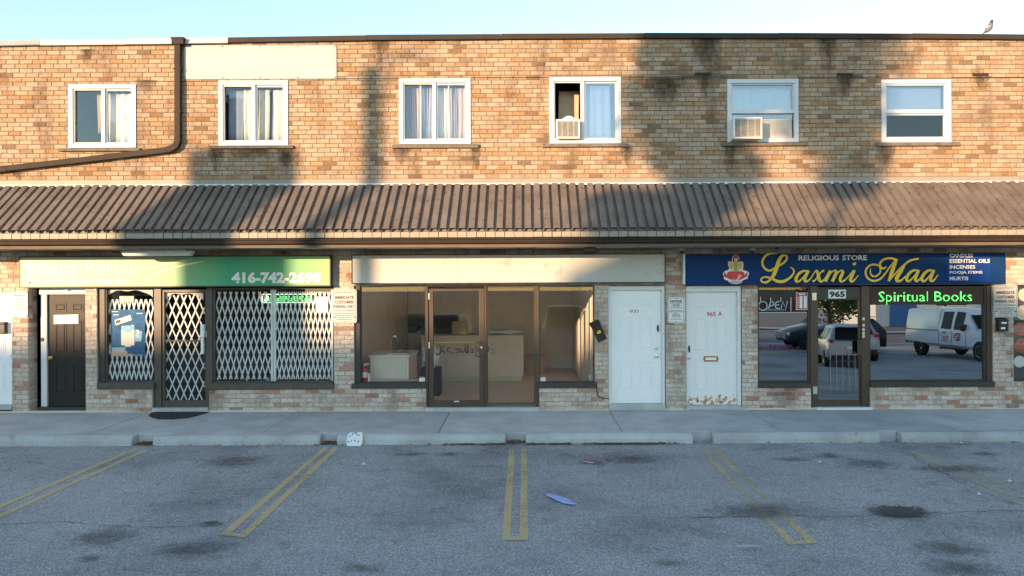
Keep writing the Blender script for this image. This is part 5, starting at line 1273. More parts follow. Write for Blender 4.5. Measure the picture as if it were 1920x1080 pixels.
# faded banner on the upper wall
bn = thing('banner', 'sun-bleached white banner with faint lettering screwed to the upper wall', 'banner', (X(488), 0, Z(150)))
x0, x1, z0, z1 = R(345, 84.5, 631, 148, .01)
mat('banner_white', (.38, .39, .41), .6, var=.05, scale=2); mat('banner_ghost', (.47, .48, .50), .6, var=.03)
MB().box(x0, x1, -.014, -.007, z0, z1).build('panel', 'banner_white', bn)
for i in range(5):
    for zz in (z0+.02, z1-.02):
        xx = x0+.02+(x1-x0-.04)*i/4; MB().lathe([(.011, 0), (.011, -.005), (.004, -.007)], (xx, -.014, zz), 8, axis='y').build('screw', 'dark_metal', bn)
lettering('Beauty', R(352, 102, 434, 130, .02), -.0155, 'banner_ghost', bn, .0); lettering('Parlour', R(448, 102, 534, 126, .02), -.0155, 'banner_ghost', bn, .0); lettering('Kiran', R(371, 97, 408, 108, .02), -.0165, 'banner_ghost', bn, .0)
lettering('(416)', R(571, 106, 611, 121, .02), -.0155, 'banner_ghost', bn, .04); lettering('742-2698', R(556, 126, 626, 140, .02), -.0155, 'banner_ghost', bn, .04)
# --- plates on the piers
def plate(r, d, label, lines, tilt=0., m='paper', edge='black_print', group=None):
    x0, x1, z0, z1 = R(*r, d); W, H = x1-x0, z1-z0
    t = thing('notice_plate', label, 'sign', ((x0+x1)/2, -d, z0), group); c = .025
    P = [(x0+c, z0), (x1-c, z0), (x1, z0+c), (x1, z1-c), (x1-c, z1), (x0+c, z1), (x0, z1-c), (x0, z0+c)]
    MB().prism(P, -d, -d+.003).build('plate', m, t)
    MB().frame(x0+.016, x1-.016, z0+.016, z1-.016, .005, -d-.0015, -d-.0002).build('border', edge, t)
    for v in (.06, .95): MB().lathe([(.007, 0), (.007, -.004), (.003, -.006)], ((x0+x1)/2, -d, z1-H*v), 8, axis='y').build('bolt', 'dark_metal', t)
    for (tx, u0, u1, v0, v1, mm, bo) in lines:
        lettering(tx, (x0+W*u0, x0+W*u1, z1-H*v1, z1-H*v0), -d-.001, mm, t, bo)
    t.rotation_euler = (0, tilt, 0); return t
park = [('PRIVATE PROPERTY', .08, .88, .085, .125, 'brown_print', .02), ('IMMEDIATE', .1, .88, .2, .29, 'brown_print', .045), ('CUSTOMER', .1, .88, .335, .43, 'brown_print', .045), ('PARKING ONLY', .06, .93, .465, .56, 'brown_print', .045), ('WHILE ON PREMISES', .08, .92, .61, .65, 'brown_print', .02)]
def marks(t, r, d, rows, m):
    x0, x1, z0, z1 = R(*r, d); W, H = x1-x0, z1-z0
    for k, (u0, u1, v) in enumerate(rows):
        mb = MB(); u = u0; rr = random.Random(k)
        while u < u1-.02:
            w_ = rr.uniform(.03, .09); mb.box(x0+W*u, x0+W*min(u+w_, u1), -d-.0015, -d-.0002, z1-H*(v+.012), z1-H*(v-.012)); u += w_+.025
        mb.build('small_print', m, t)
pr1 = (623.5, 542, 669, 605.5); p1 = plate(pr1, .03, 'cream customer parking sign on the brick pier beside the scissor gates', park, m='sign_cream', edge='brown_print')
marks(p1, pr1, .03, [(.08, .9, .72), (.08, .9, .78), (.26, .74, .84), (.2, .78, .9)], 'brown_print')
pr2 = (1863.5, 533.5, 1908, 594.5); p2 = plate(pr2, .03, 'cream customer parking sign on the pier above the black mailbox', park, m='sign_cream', edge='brown_print')
marks(p2, pr2, .03, [(.08, .9, .72), (.08, .9, .78), (.26, .74, .84), (.2, .78, .9)], 'brown_print')
for p_, r_ in ((p1, pr1), (p2, pr2)):
    x0, x1, z0, z1 = R(*r_, .03)
    for u in (.1, .9):
        xx, zz = x0+(x1-x0)*u, z1-(z1-z0)*.83; MB().prism([(xx-.03, zz), (xx, zz-.012), (xx+.03, zz), (xx, zz+.012)], -.0315, -.0302).build('arrow_mark', 'brown_print', p_)
nr1 = (1252, 557, 1284, 605.5); n1 = plate(nr1, .02, 'white NOTICE plate on the pier between the two white doors', [('NOTICE', .14, .84, .12, .2, 'black_print', .06)])
marks(n1, nr1, .02, [(.14, .84, .232), (.3, .7, .28), (.2, .8, .32), (.3, .68, .37), (.12, .88, .42), (.14, .88, .52), (.1, .9, .57), (.38, .55, .62), (.26, .74, .67), (.24, .74, .72), (.28, .74, .765), (.2, .84, .85)], 'black_print')
nr2 = (22.5, 547, 51.5, 593.5); n2 = plate(nr2, .02, 'sunlit white NOTICE plate on the pier beside the black-brown door', [('NOTICE', .14, .84, .12, .2, 'brown_print', .06)], edge='grey_print')
marks(n2, nr2, .02, [(.2, .8, .32), (.12, .88, .42), (.14, .88, .52), (.26, .74, .67), (.28, .74, .765)], 'brown_print')
# --- mailboxes
mbx = thing('mailbox', 'brown metal mailbox hanging askew beside the plain white door', 'mailbox', (X(1122, 620), 0, Z(620, 1122)))
cx, cz = X(1122, 620, .08), Z(620, 1122, .08)
MB().box(cx-.085, cx+.085, -.09, -.006, cz-.19, cz+.13).build('body', 'flash_brown', mbx, bevel=.008)
MB().hexa([(cx-.092, -.1, cz+.1), (cx+.092, -.1, cz+.1), (cx+.092, -.006, cz+.131), (cx-.092, -.006, cz+.131), (cx-.092, -.102, cz+.112), (cx+.092, -.102, cz+.112), (cx+.092, -.006, cz+.19), (cx-.092, -.006, cz+.19)]).build('lid', 'pipe_brown', mbx, bevel=.004)
lettering('63', (cx-.035, cx+.035, cz-.05, cz+.01), -.0915, 'gold', mbx, .06)
mbx.rotation_euler = (0, math.radians(-24), 0)
mb2 = thing('mailbox', 'black metal mailbox below the customer parking sign on the end pier', 'mailbox', (X(1881, 608), 0, Z(622, 1881)))
x0, x1, z0, z1 = R(1872.5, 596, 1890.5, 621.5, .1)
MB().box(x0, x1, -.11, -.006, z0, z1-.045).build('body', 'dark_metal', mb2, bevel=.006); MB().hexa([(x0-.006, -.12, z1-.06), (x1+.006, -.12, z1-.06), (x1+.006, -.006, z1-.044), (x0-.006, -.006, z1-.044), (x0-.006, -.12, z1-.045), (x1+.006, -.12, z1-.045), (x1+.006, -.006, z1), (x0-.006, -.006, z1)]).build('lid', 'dark_metal', mb2)
for (u0, u1, v0, v1) in ((.25, .8, .3, .42), (.2, .65, .68, .82)): MB().box(x0+(x1-x0)*u0, x0+(x1-x0)*u1, -.113, -.1105, z1-(z1-z0)*v1, z1-(z1-z0)*v0).build('sticker', 'paper', mb2)
for u in (.1, .6): MB().tube([(x0+(x1-x0)*u, -.1, z0), (x0+(x1-x0)*u, -.11, z0-.05), (x0+(x1-x0)*u, -.13, z0-.055)], .004, 6).build('paper_hook', 'dark_metal', mb2)
mb3 = thing('mailbox', 'black mailbox on the white door cut by the picture edge', 'mailbox', (X(-4), 0, Z(626)))
x0, x1, z0, z1 = R(-16, 604, 4, 626, .06); MB().box(x0, x1, .0, .085, z0, z1-.04).build('body', 'dark_metal', mb3, bevel=.006); MB().box(x0-.005, x1+.005, -.01, .085, z1-.039, z1-.0).build('lid', 'dark_metal', mb3, bevel=.01)
# --- cable from the outlet to the door, conduit
tag(MB().tube([(X(1117), -.012, Z(716)), (X(1118.5), -.012, Z(735)), (X(1120), -.012, Z(743)), (X(1128), -.012, Z(747)), (X(1141), -.012, Z(748))], .008, 7).build('cable', 'rubber', smooth=True), 'black cable drooping down the brick beside the plain white door', 'cable')
# --- under the canopy: tube light, cameras, junction box
zt_ = SOF-.03
tl = thing('tube_light', 'white fluorescent tube light fixed under the canopy over the green sign', 'light fitting', (X(296), -.3, SOF))
x0, x1, z0, z1 = R(229, 470.5, 363, 480, .6)
MB().hexa([(x0+.05, -.66, z0), (x1-.04, -.66, z0), (x1-.04, -.54, z0), (x0+.05, -.54, z0), (x0, -.68, z1), (x1, -.68, z1), (x1, -.52, z1), (x0, -.52, z1)]).build('diffuser', 'white_vinyl', tl, bevel=.012)
MB().box(x0+.1, x1-.1, -.65, -.55, z1+.001, max(z1+.012, SOF-.012)).build('tray', 'white_vinyl', tl)
MB().tube([(x0, -.6, z1-.02), (x0-.1, -.58, z1-.03), (x0-.2, -.56, z1-.01)], .008, 6).build('wire', 'rubber', tl)
def dome(px, py, d, label, m='ac_white'):
    x, z = X(px, py, d), Z(py, px, d)
    t = thing('security_camera', label, 'camera', (x, -d, z), 'security cameras under the canopy')
    MB().lathe([(.055, SOF-.014-z), (.055, .03), (.04, .012)], (x, -d, z), 16).build('base', m, t, smooth=True)
    MB().lathe([(.042, .012), (.036, -.012), (.02, -.03), (.004, -.035)], (x, -d, z), 16).build('dome', 'dark_metal', t, smooth=True)
dome(1278, 472, .35, 'grey dome camera under the canopy over the pier between the white doors', 'ac_grey'); dome(1411, 472, .4, 'small dome camera under the canopy above the start of the gold script', 'ac_grey'); dome(1457, 463.5, .8, 'white dome camera at the canopy edge left of the words on the navy sign', 'ac_white')
a = R(1096, 463, 1116, 470, .7); tag(MB().box(a[0], a[1], -.74, -.66, a[2], SOF-.013).box(a[0]+.03, a[1]-.03, -.745, -.74, a[2]+.015, SOF-.025).build('junction_box', 'black_frame'), 'black junction box under the canopy over the blank cream sign', 'box')
# ================================================================== small things on the ground
# doormat
def ground_walk(px, py):
    dx = (px-(py-540)*ROLL-PX0)/F; dz = -(py+(px-960)*ROLL-540)/F; s = (.02*(-D)-ZC)/(dz-.02); return dx*s, -D+s
mm = MB(); pts = [(279, 779), (284, 774.5), (296, 772.6), (330, 772), (391, 773.5), (372, 779), (352, 783.5), (322, 786.5), (296, 786), (284, 783)]
gp = [ground_walk(*p) for p in pts]; n = len(gp)
mm.v = [(x, y, .02*y+.002) for x, y in gp]+[(x, y, .02*y+.014) for x, y in gp]; mm.f = [tuple(range(n, 2*n)), tuple(range(n-1, -1, -1))]+[(i, (i+1) % n, n+(i+1) % n, n+i) for i in range(n)]; mm.m = [0]*len(mm.f)
tag(mm.build('doormat', 'mat_black'), 'worn black rounded doormat before the gated glass door', 'doormat')
# white slotted plastic cover leaning on the kerb
x, y = G(663, 837); dc = thing('drain_cover', 'white slotted plastic cover leaning against the kerb', 'plastic cover', (x, y, lot_z(y)))
k = S*(D+y)/D; mb = MB(); z0 = lot_z(y)
def dcp(u, v):   # fraction across, fraction up, leaning back
    return (x+(u-.5)*31*k, y+.012+v*.085, z0+.004+v*26*k*.95)
outer = [(.1, 0), (.9, 0), (1, .18), (.98, .8), (.9, .97), (.72, .95), (.66, 1), (.58, .9), (.5, .8), (.42, .9), (.34, 1), (.22, .92), (.08, .82), (.02, .3)]
n = len(outer); mb.v = [dcp(u, v) for u, v in outer]; mb.v += [(a, b+.014, c) for a, b, c in mb.v]
mb.f = [tuple(range(n)), tuple(range(2*n-1, n-1, -1))]+[(i, n+i, n+(i+1) % n, (i+1) % n) for i in range(n)]; mb.m = [0]*len(mb.f); mb.build('plate', 'white_paint', dc)
for (u, v, a) in [(.2, .7, .3), (.36, .82, 1.2), (.62, .86, -1), (.74, .76, .2), (.14, .3, -.5), (.32, .36, 1), (.55, .36, 1.7), (.74, .32, .8)]:
    ca, sa = math.cos(a)*.07, math.sin(a)*.07; q = MB()
    P = [dcp(u-ca+sa*.35, v-sa-ca*.35), dcp(u+ca+sa*.35, v+sa-ca*.35), dcp(u+ca-sa*.35, v+sa+ca*.35), dcp(u-ca-sa*.35, v-sa+ca*.35)]
    q.v = [(a_, b_-.002, c_) for a_, b_, c_ in P]; q.v += [(a_, b_+.008, c_) for a_, b_, c_ in P]; q.f = [(0, 1, 2, 3), (7, 6, 5, 4), (0, 4, 5, 1), (1, 5, 6, 2), (2, 6, 7, 3), (3, 7, 4, 0)]; q.m = [0]*6; q.build('slot', 'black_print', dc)
# litter
def litter(pts, m, label, name='litter', h=.01):
    g = [G(*p) for p in pts]; n = len(g); mb = MB(); mb.v = [(x, y, lot_z(y)+.012+h*(i % 2)) for i, (x, y) in enumerate(g)]+[(x, y, lot_z(y)+.016+h*(i % 2)) for i, (x, y) in enumerate(g)]
    mb.f = [tuple(range(n, 2*n)), tuple(range(n-1, -1, -1))]+[(i, (i+1) % n, n+(i+1) % n, n+i) for i in range(n)]; mb.m = [0]*len(mb.f)
    return tag(mb.build(name, m), label, 'litter')
litter([(1024, 931), (1027, 929), (1036, 930), (1060, 937), (1081, 947), (1074, 950), (1055, 945), (1032, 936)], 'litter_blue', 'torn strip of blue wrapper lying in the middle parking stall', 'torn_wrapper', .012)
for k, (px, py, lb) in enumerate([(682, 872, 'small white scrap in the stall below the plastic cover'), (1802, 832, 'white scrap by the last kerb stop'), (1893, 904, 'small white scrap beside the last stall line'), (1836, 929, 'white scrap on the worn last stall line'), (1537, 868, 'pale scrap in the oily patch of the rust-streaked stall')]):
    litter([(px-4, py), (px, py-1.5), (px+4, py), (px+1, py+1.6)], 'litter_white', lb, 'paper_scrap')
litter([(1092, 866.5), (1114, 869), (1114.5, 870.3), (1092.5, 867.6)], 'lotus_pink', 'short red and white strip on the asphalt near the dry leaves', 'red_strip', .003)
# dry leaves along the kerb: nobody could count them
lv = MB(); rl = random.Random(11)
def leaf(x, y, z, s):
    a = rl.uniform(0, 6.28); t = rl.uniform(-.6, .6); c, q = math.cos(a)*s, math.sin(a)*s
    lv.poly([(x-c, y-q, z), (x+q*.45, y-c*.45, z+abs(t)*s), (x+c, y+q, z+.3*s), (x-q*.45, y+c*.45, z+.5*s)])
kk = S*(D+CURB_Y)/D
for i in range(1500):
    px = rl.choice([rl.gauss(966, 14), rl.uniform(830, 945), rl.uniform(985, 1070), rl.uniform(1090, 1245), rl.gauss(1180, 35), rl.gauss(615, 10), rl.gauss(268, 9), rl.uniform(300, 1900)])
    gap = any(b < px < c for (a, b), (c, d) in zip(ends[:-1], ends[1:]))
    x = (px-PX0)*kk; yy = rl.uniform(CURB_Y-.03, FR-.05) if gap else CURB_Y-.035-abs(rl.gauss(0, .035))
    leaf(x, yy, lot_z(yy)+rl.uniform(.003, .03 if gap else .018), rl.uniform(.012, .03))
tag(lv.build('dry_leaves', 'leaf_dry', fixn=False), 'dry brown leaves gathered along the kerb and in its gaps', 'leaves', kind='stuff')
# pigeon on the roof edge
pgn = thing('pigeon', 'grey and buff pigeon perched on the roof flashing', 'bird', (X(1856, 62), .05, Z(64, 1856)))
bx, by, bz = X(1855.5, 62), .03, Z(63.6, 1856)+.005
def pg(pts, rr, m, nm): MB().tube([(bx+u, by, bz+v) for u, v in pts], rr, 12).build(nm, m, pgn, smooth=True)
pg([(-.07, .035), (-.05, .05), (-.02, .085), (.015, .125), (.035, .165), (.045, .195), (.052, .22), (.058, .243), (.062, .258)], [.012, .03, .05, .058, .046, .032, .024, .024, .008], 'pigeon_grey', 'body')
pg([(-.05, .05), (-.025, .09), (.005, .125), (.02, .15)], [.012, .045, .056, .03], 'pigeon_buff', 'wing')
MB().hexa([(bx-.095, by-.025, bz+.0), (bx-.05, by-.03, bz+.045), (bx-.05, by+.03, bz+.045), (bx-.095, by+.025, bz+.0), (bx-.1, by-.025, bz+.008), (bx-.06, by-.03, bz+.06), (bx-.06, by+.03, bz+.06), (bx-.1, by+.025, bz+.008)]).build('tail', 'pigeon_dark', pgn)
pg([(.045, .19), (.056, .225), (.062, .248), (.07, .255)], [.036, .029, .025, .012], 'pigeon_dark', 'head'); pg([(.075, .248), (.1, .243)], [.008, .002], 'pigeon_dark', 'beak')
for yy in (-.018, .018): MB().tube([(bx+.005, by+yy, bz+.075), (bx+.0, by+yy, bz-.003), (bx+.03, by+yy, bz-.003)], .005, 6).build('leg', 'lotus_red', pgn)
# ================================================================== what stands behind the photographer (seen in the panes, and what shades the front)
def vehicle(name, label, st, paint, wheels, glass_rows, loc, rot, extra=None, wr=.36):
    """st: stations (x, half width, sill z, belt z, roof z, roof half width, cabin?); lofted body, glass cut out of the cabin as parts"""
    t = thing(name, label, 'vehicle', (0, 0, 0))
    sec = []
    for (x, w_, zs, zb, zr, rw, cab) in st:
        sec.append([(x, w_*.86, zs), (x, w_, zs+.12), (x, w_, (zs+zb)/2+.05), (x, w_*.97, zb), (x, rw, zr-.05), (x, rw*.82, zr), (x, 0, zr+.012)])
    body = MB(); gl = []
    k = 7
    for sgn in (1, -1):
        b0 = len(body.v)
        for s in sec: body.v += [(p[0], p[1]*sgn, p[2]) for p in s]
        for i in range(len(sec)-1):
            for e in range(k-1):
                q = (b0+i*k+e, b0+(i+1)*k+e, b0+(i+1)*k+e+1, b0+i*k+e+1)
                body.f.append(q); body.m.append(0)
                if e == 3 and st[i][6] and st[i+1][6] == st[i][6]:
                    gl.append([Vector(body.v[j]) for j in q])
    for i in (0, len(sec)-1):
        f = [j for j in range(i*k, i*k+k)]; g = [len(sec)*k+i*k+j for j in range(k-1, -1, -1)]; body.f.append(tuple(f+g)); body.m.append(0)
    body.build('body', paint, t, smooth=True)
    for q in gl:
        c = sum(q, Vector())/4; n = (q[1]-q[0]).cross(q[3]-q[0]).normalized(); n = n if n.y*c.y > 0 else -n
        p = [c+(v-c)*.86+n*.006 for v in q]; mb = MB().poly(p); mb.build('side_window', 'car_glass', t, fixn=False)
    for (q, m, nm) in glass_rows:
        MB().poly(q).build(nm, m, t, fixn=False)
    for (x, w_) in wheels:
        for sgn in (1, -1):
            y = w_*sgn
            ty = MB().lathe([(wr*.62, -.11), (wr*.93, -.115), (wr, -.085), (wr, .085), (wr*.93, .115), (wr*.62, .11)], (x, y, wr), 28, axis='y').build('wheel', 'rubber', t, smooth=True)
            MB().lathe([(wr*.6, .1*sgn), (wr*.6, .116*sgn), (wr*.5, .108*sgn), (.05, .112*sgn)], (x, y, wr), 20, axis='y').build('rim', 'chrome', ty)
            for a in range(5):
                an = a*2*math.pi/5; ca, sa = math.cos(an), math.sin(an); pp = []
                for (r_, s_) in ((.05, -.03), (wr*.52, -.05), (wr*.52, .05), (.05, .03)): pp.append((x+ca*r_-sa*s_, y+.118*sgn, wr+sa*r_+ca*s_))
                MB().poly(pp).build('spoke', 'dark_metal', ty, fixn=False)
            MB().lathe([(wr*1.12, -.05), (wr*1.16, .06), (wr*1.02, .065)], (x, y-.0, wr+.01), 24, axis='y').build('wheel_arch', 'rubber', t)
    if extra: extra(t)
    t.location = loc; t.rotation_euler = (0, 0, rot); return t
# white pickup with a cap and a roof rack
def pick_extra(t):
    MB().box(-2.86, -.62, -.99, .99, 1.04, 1.062).build('bed_rail', 'dark_metal', t)
    for (x0, x1) in ((-2.45, -.75),):
        for s in (1, -1): MB().box(x0, x1, s*.80-.012, s*.80+.05, 1.22, 1.68).build('cap_side_door', 'house_white', t, bevel=.02)
    for x in (-2.3, -1.5, -.8): MB().box(x-.02, x+.02, -.7, .7, 1.96, 2.0).build('rack_bar', 'steel', t)
    for s in (1, -1): MB().box(-2.5, -.6, s*.68-.02, s*.68+.02, 2.0, 2.06).build('rack_rail', 'steel', t)
    for s in (1, -1):
        MB().box(.95, 1.12, s*1.0-.13 if s > 0 else s*1.0-.07, s*1.0+.07 if s > 0 else s*1.0+.13, 1.12, 1.36).build('mirror', 'dark_metal', t, bevel=.03)
        for x in (-.25, .62): MB().box(x, x+.2, s*.985-.01, s*.985+.01, .98, 1.02).build('door_handle', 'dark_metal', t)
        for x in (-.52, .34, 1.2): MB().box(x-.004, x+.004, s*.986-.004, s*.986+.004, .45, 1.1).build('door_seam', 'dark_metal', t)
        MB().box(-.5, 1.2, s*.92-.05, s*.92+.05, .36, .42).build('side_step', 'dark_metal', t)
        MB().box(-2.92, -2.88, s*.82-.08, s*.82+.08, .78, 1.08).build('tail_light', 'lamp_red', t)
    # red emblem blocks on the front door, facing the shops
    for i in range(4):
        for j in range(3):
            if (i*3+j*5) % 4: MB().box(.50+i*.09, .57+i*.09, .992, .996, .72+j*.09, .79+j*.09).build('door_print', 'red_print', t)
    for j in range(4): MB().box(-.3, .05+.03*j, .990, .994, .66+j*.06, .68+j*.06).build('door_print', 'red_print', t)
    MB().box(2.86, 2.93, -.75, .75, .62, 1.02).build('grille', 'chrome', t); MB().box(2.8, 2.98, -.92, .92, .4, .58).build('bumper', 'chrome', t); MB().box(-3.0, -2.88, -.92, .92, .42, .58).build('bumper', 'chrome', t)
P = [(-2.92, .96, .45, 1.05, 1.06, .9, 0), (-2.86, .98, .42, 1.06, 1.92, .82, 0), (-.66, .98, .42, 1.06, 1.94, .82, 0), (-.62, .98, .42, 1.06, 1.86, .76, 0), (-.56, .98, .42, 1.06, 1.88, .74, 0), (-.5, .98, .42, 1.08, 1.93, .74, 1), (.28, .98, .42, 1.08, 1.95, .74, 1), (.34, .98, .42, 1.08, 1.95, .74, 2), (.95, .98, .42, 1.08, 1.92, .73, 2), (1.1, .98, .42, 1.1, 1.7, .74, 0),
     (1.62, .97, .42, 1.1, 1.16, .86, 0), (2.5, .96, .44, 1.06, 1.12, .84, 0), (2.84, .93, .46, .98, 1.02, .8, 0), (2.9, .88, .5, .9, .94, .75, 0)]
wsp = [((1.08, -.68, 1.72), (1.62, -.78, 1.2), (1.62, .78, 1.2), (1.08, .68, 1.72)), ]
ty_ = -15.9
vehicle('pickup_truck', 'white pickup with a cap and roof rack parked across the lot', P, 'car_white', [(-1.9, .86), (1.95, .86)], [([(p[0]+.02, p[1], p[2]+.015) for p in wsp[0]], 'car_glass', 'windscreen')], (17.6, ty_, lot_z(ty_)), math.radians(87), pick_extra, .4)
# silver crossover with its tail to the shops
def suv_extra(t):
    for s in (1, -1):
        MB().hexa([(-2.17, s*.5, .98), (-2.17, s*.86, .96), (-1.95, s*.905, .98), (-2.0, s*.5, 1.0), (-2.13, s*.5, 1.06), (-2.1, s*.86, 1.08), (-1.85, s*.89, 1.1), (-1.95, s*.5, 1.08)]).build('tail_light', 'lamp_red', t)
        MB().box(.62, .78, s*.98-.1, s*.98+.1, 1.02, 1.18).build('mirror', 'dark_metal', t, bevel=.03)
    MB().box(-2.22, -2.0, -.8, .8, .3, .52).build('bumper', 'dark_metal', t, bevel=.03); MB().box(-2.235, -2.22, -.26, .26, .72, .84).build('number_plate', 'white_paint', t)
    MB().box(-1.95, -1.6, -.6, .6, 1.585, 1.61).build('spoiler', 'car_silver', t)
U = [(-2.2, .84, .4, .9, .92, .78, 0), (-2.14, .88, .34, 1.0, 1.04, .8, 0), (-1.72, .92, .32, 1.04, 1.5, .66, 0), (-1.5, .92, .32, 1.03, 1.56, .64, 1), (-.72, .92, .3, 1.0, 1.6, .64, 1), (-.66, .92, .3, 1.0, 1.6, .64, 2), (.18, .92, .3, .98, 1.58, .64, 2), (.24, .92, .3, .98, 1.57, .64, 3), (.62, .92, .3, .98, 1.4, .66, 3), (.95, .91, .3, .98, 1.1, .78, 0), (1.7, .9, .32, .92, .98, .76, 0), (2.1, .84, .36, .8, .84, .66, 0), (2.16, .76, .42, .7, .74, .6, 0)]
rw = [[(-2.16, -.66, 1.06), (-2.16, .66, 1.06), (-1.72, .56, 1.5), (-1.72, -.56, 1.5)], [(.64, -.56, 1.45), (.97, -.68, 1.12), (.97, .68, 1.12), (.64, .56, 1.45)]]
gr = [([(p[0]-.025, p[1], p[2]+.02) for p in rw[0]], 'car_glass', 'rear_window'), ([(p[0]+.03, p[1], p[2]+.03) for p in rw[1]], 'car_glass', 'windscreen')]
vehicle('crossover_car', 'silver crossover car parked with its tail to the shops', U, 'car_silver', [(-1.3, .82), (1.35, .82)], gr, (12.6, -15.9, lot_z(-15.9)), math.radians(-75.7), suv_extra, .35)
def dark_extra(t):
    MB().box(2.14, 2.2, -.6, .6, .5, .78).build('grille', 'chrome', t)
    for s in (1, -1): MB().box(2.02, 2.16, s*.72-.1, s*.72+.1, .68, .8).build('headlight', 'white_paint', t)
    suv_extra(t)
vehicle('crossover_car', 'dark crossover car with a chrome grille parked behind the silver one', U, 'car_dark', [(-1.3, .82), (1.35, .82)], gr, (13.6, -19.8, lot_z(-19.8)), math.radians(178), dark_extra, .35)
vehicle('pickup_truck', 'dark pickup parked nose to the shops behind the photographer', P, 'car_dark', [(-1.9, .86), (1.95, .86)], [([(p[0]+.02, p[1], p[2]+.015) for p in wsp[0]], 'car_glass', 'windscreen')], (1.7, -18.2, lot_z(-18.2)), math.radians(92), lambda t: (MB().box(2.86, 2.93, -.75, .75, .62, 1.02).build('grille', 'chrome', t), MB().box(2.8, 2.98, -.92, .92, .4, .58).build('bumper', 'chrome', t)), .4)
vehicle('crossover_car', 'black crossover car parked nose to the shops behind the photographer', U, 'car_dark', [(-1.3, .82), (1.35, .82)], gr, (-3.4, -18.0, lot_z(-18.0)), math.radians(95), suv_extra, .35)
# --- trees
def tree(label, base, h, crowns, nleaf, seed, trunk=.16):
    rr = random.Random(seed); t = thing('tree', label, 'tree', base)
    bx, by, bz = base
    top = h*.8
    MB().tube([(bx, by, bz-.1), (bx+.05, by, bz+h*.25), (bx-.06, by+.05, bz+h*.5), (bx+.04, by, bz+top)], [trunk, trunk*.8, trunk*.6, trunk*.25], 9).build('trunk', 'bark', t, smooth=True)
    br = MB()
    for (dx, dy, dz, rx, ry, rz) in crowns:
        for i in range(6):
            a = rr.uniform(0, 6.28); e = (bx+dx+math.cos(a)*rx*.6, by+dy+math.sin(a)*ry*.6, bz+dz+rr.uniform(-.4, .5)*rz)
            s0 = (bx, by, bz+min(top*.95, max(h*.35, dz-rz*.9)))
            br.tube([s0, ((s0[0]+e[0])/2, (s0[1]+e[1])/2, (s0[2]+e[2])/2+.15), e], [trunk*.35, trunk*.22, .02], 5)
    br.build('limbs', 'bark', t, smooth=True)
    mb = MB()
    for (dx, dy, dz, rx, ry, rz) in crowns:
        n = int(nleaf*rx*rz/4)
        cl = [(rr.gauss(0, .42), rr.gauss(0, .42), rr.gauss(0, .42)) for _ in range(70)]
        for i in range(n):
            c = rr.choice(cl); p = Vector((c[0]+rr.gauss(0, .17), c[1]+rr.gauss(0, .17), c[2]+rr.gauss(0, .17)))
            if p.length > 1.05: continue
            x, y, z = bx+dx+p.x*rx, by+dy+p.y*ry, bz+dz+p.z*rz; s = rr.uniform(.09, .16)
            u = Vector((rr.gauss(0, 1), rr.gauss(0, 1), rr.gauss(0, 1))).normalized(); v = u.orthogonal().normalized()
            a, b = u*s, v*s*.55; q = Vector((x, y, z)); mb.poly([q-a, q+b, q+a, q-b])
    mb.build('crown', 'foliage', t, fixn=False); return t
def cast(x, z, t): return (x-math.sin(SUN_AZ)*t, -math.cos(SUN_AZ)*t, z+math.tan(SUN_EL)*t)
gz = lot_z(-22)+.05
b = cast(3.6, 0, 29.3); hz = math.tan(SUN_EL)*29.3-gz
tree('leafy street tree on the verge whose shade falls between the upper windows', (b[0], b[1], gz), 12, [(.55, 0, 6.55+hz, 1.7, 1.3, 1.05), (-.1, .2, 6.2+hz, 1.1, .9, .9), (-.8, 0, 5.2+hz, 1.1, .9, 1.1), (-.1, 0, 4.2+hz, .8, .6, .9), (-.9, .1, 3.4+hz, 1.3, .7, .6)], 11500, 5, .2)
b2 = cast(5.9, 0, 28.6); h2 = math.tan(SUN_EL)*28.6-gz
tree('second leafy street tree on the verge, shading the last upper windows', (b2[0], b2[1], gz), 11.5, [(-.35, 0, 6.6+h2, 1.2, 1.1, 1.1), (-.45, 0, 5.4+h2, 1.1, .8, 1.0), (.1, .1, 4.3+h2, .6, .5, .7)], 7000, 8, .16)
tree('broad tree across the road mirrored in the tinted door', (21.6, -39.5, gz), 6, [(0, 0, 3.3, 2.6, 2.2, 2.3)], 3600, 12, .2)
tree('round tree on the verge far along the road', (30.5, -22.4, gz), 6.5, [(0, 0, 4.6, 1.6, 1.6, 1.7)], 4200, 14, .13)
# --- street lamp whose shadow falls as a stripe on the brick
lp = cast(-2.74, 6.2, 27)
la = thing('street_lamp', 'tall steel street lamp on the verge behind the lot', 'street lamp', (lp[0], lp[1], gz))
MB().tube([(lp[0], lp[1], gz), (lp[0], lp[1], gz+3), (lp[0], lp[1], lp[2])], [.18, .165, .15], 12).build('pole', 'steel', la, smooth=True)
MB().tube([(lp[0], lp[1], lp[2]-.08), (lp[0]+.25, lp[1], lp[2]+.12), (lp[0]+.6, lp[1], lp[2]+.2)], .035, 8).build('arm', 'steel', la, smooth=True)
MB().box(lp[0]+.5, lp[0]+.95, lp[1]-.1, lp[1]+.1, lp[2]+.18, lp[2]+.26).build('lamp_head', 'steel', la, bevel=.02); MB().box(lp[0]-.2, lp[0]+.2, lp[1]-.2, lp[1]+.2, gz-.02, gz+.12).build('base', 'curb_concrete', la)
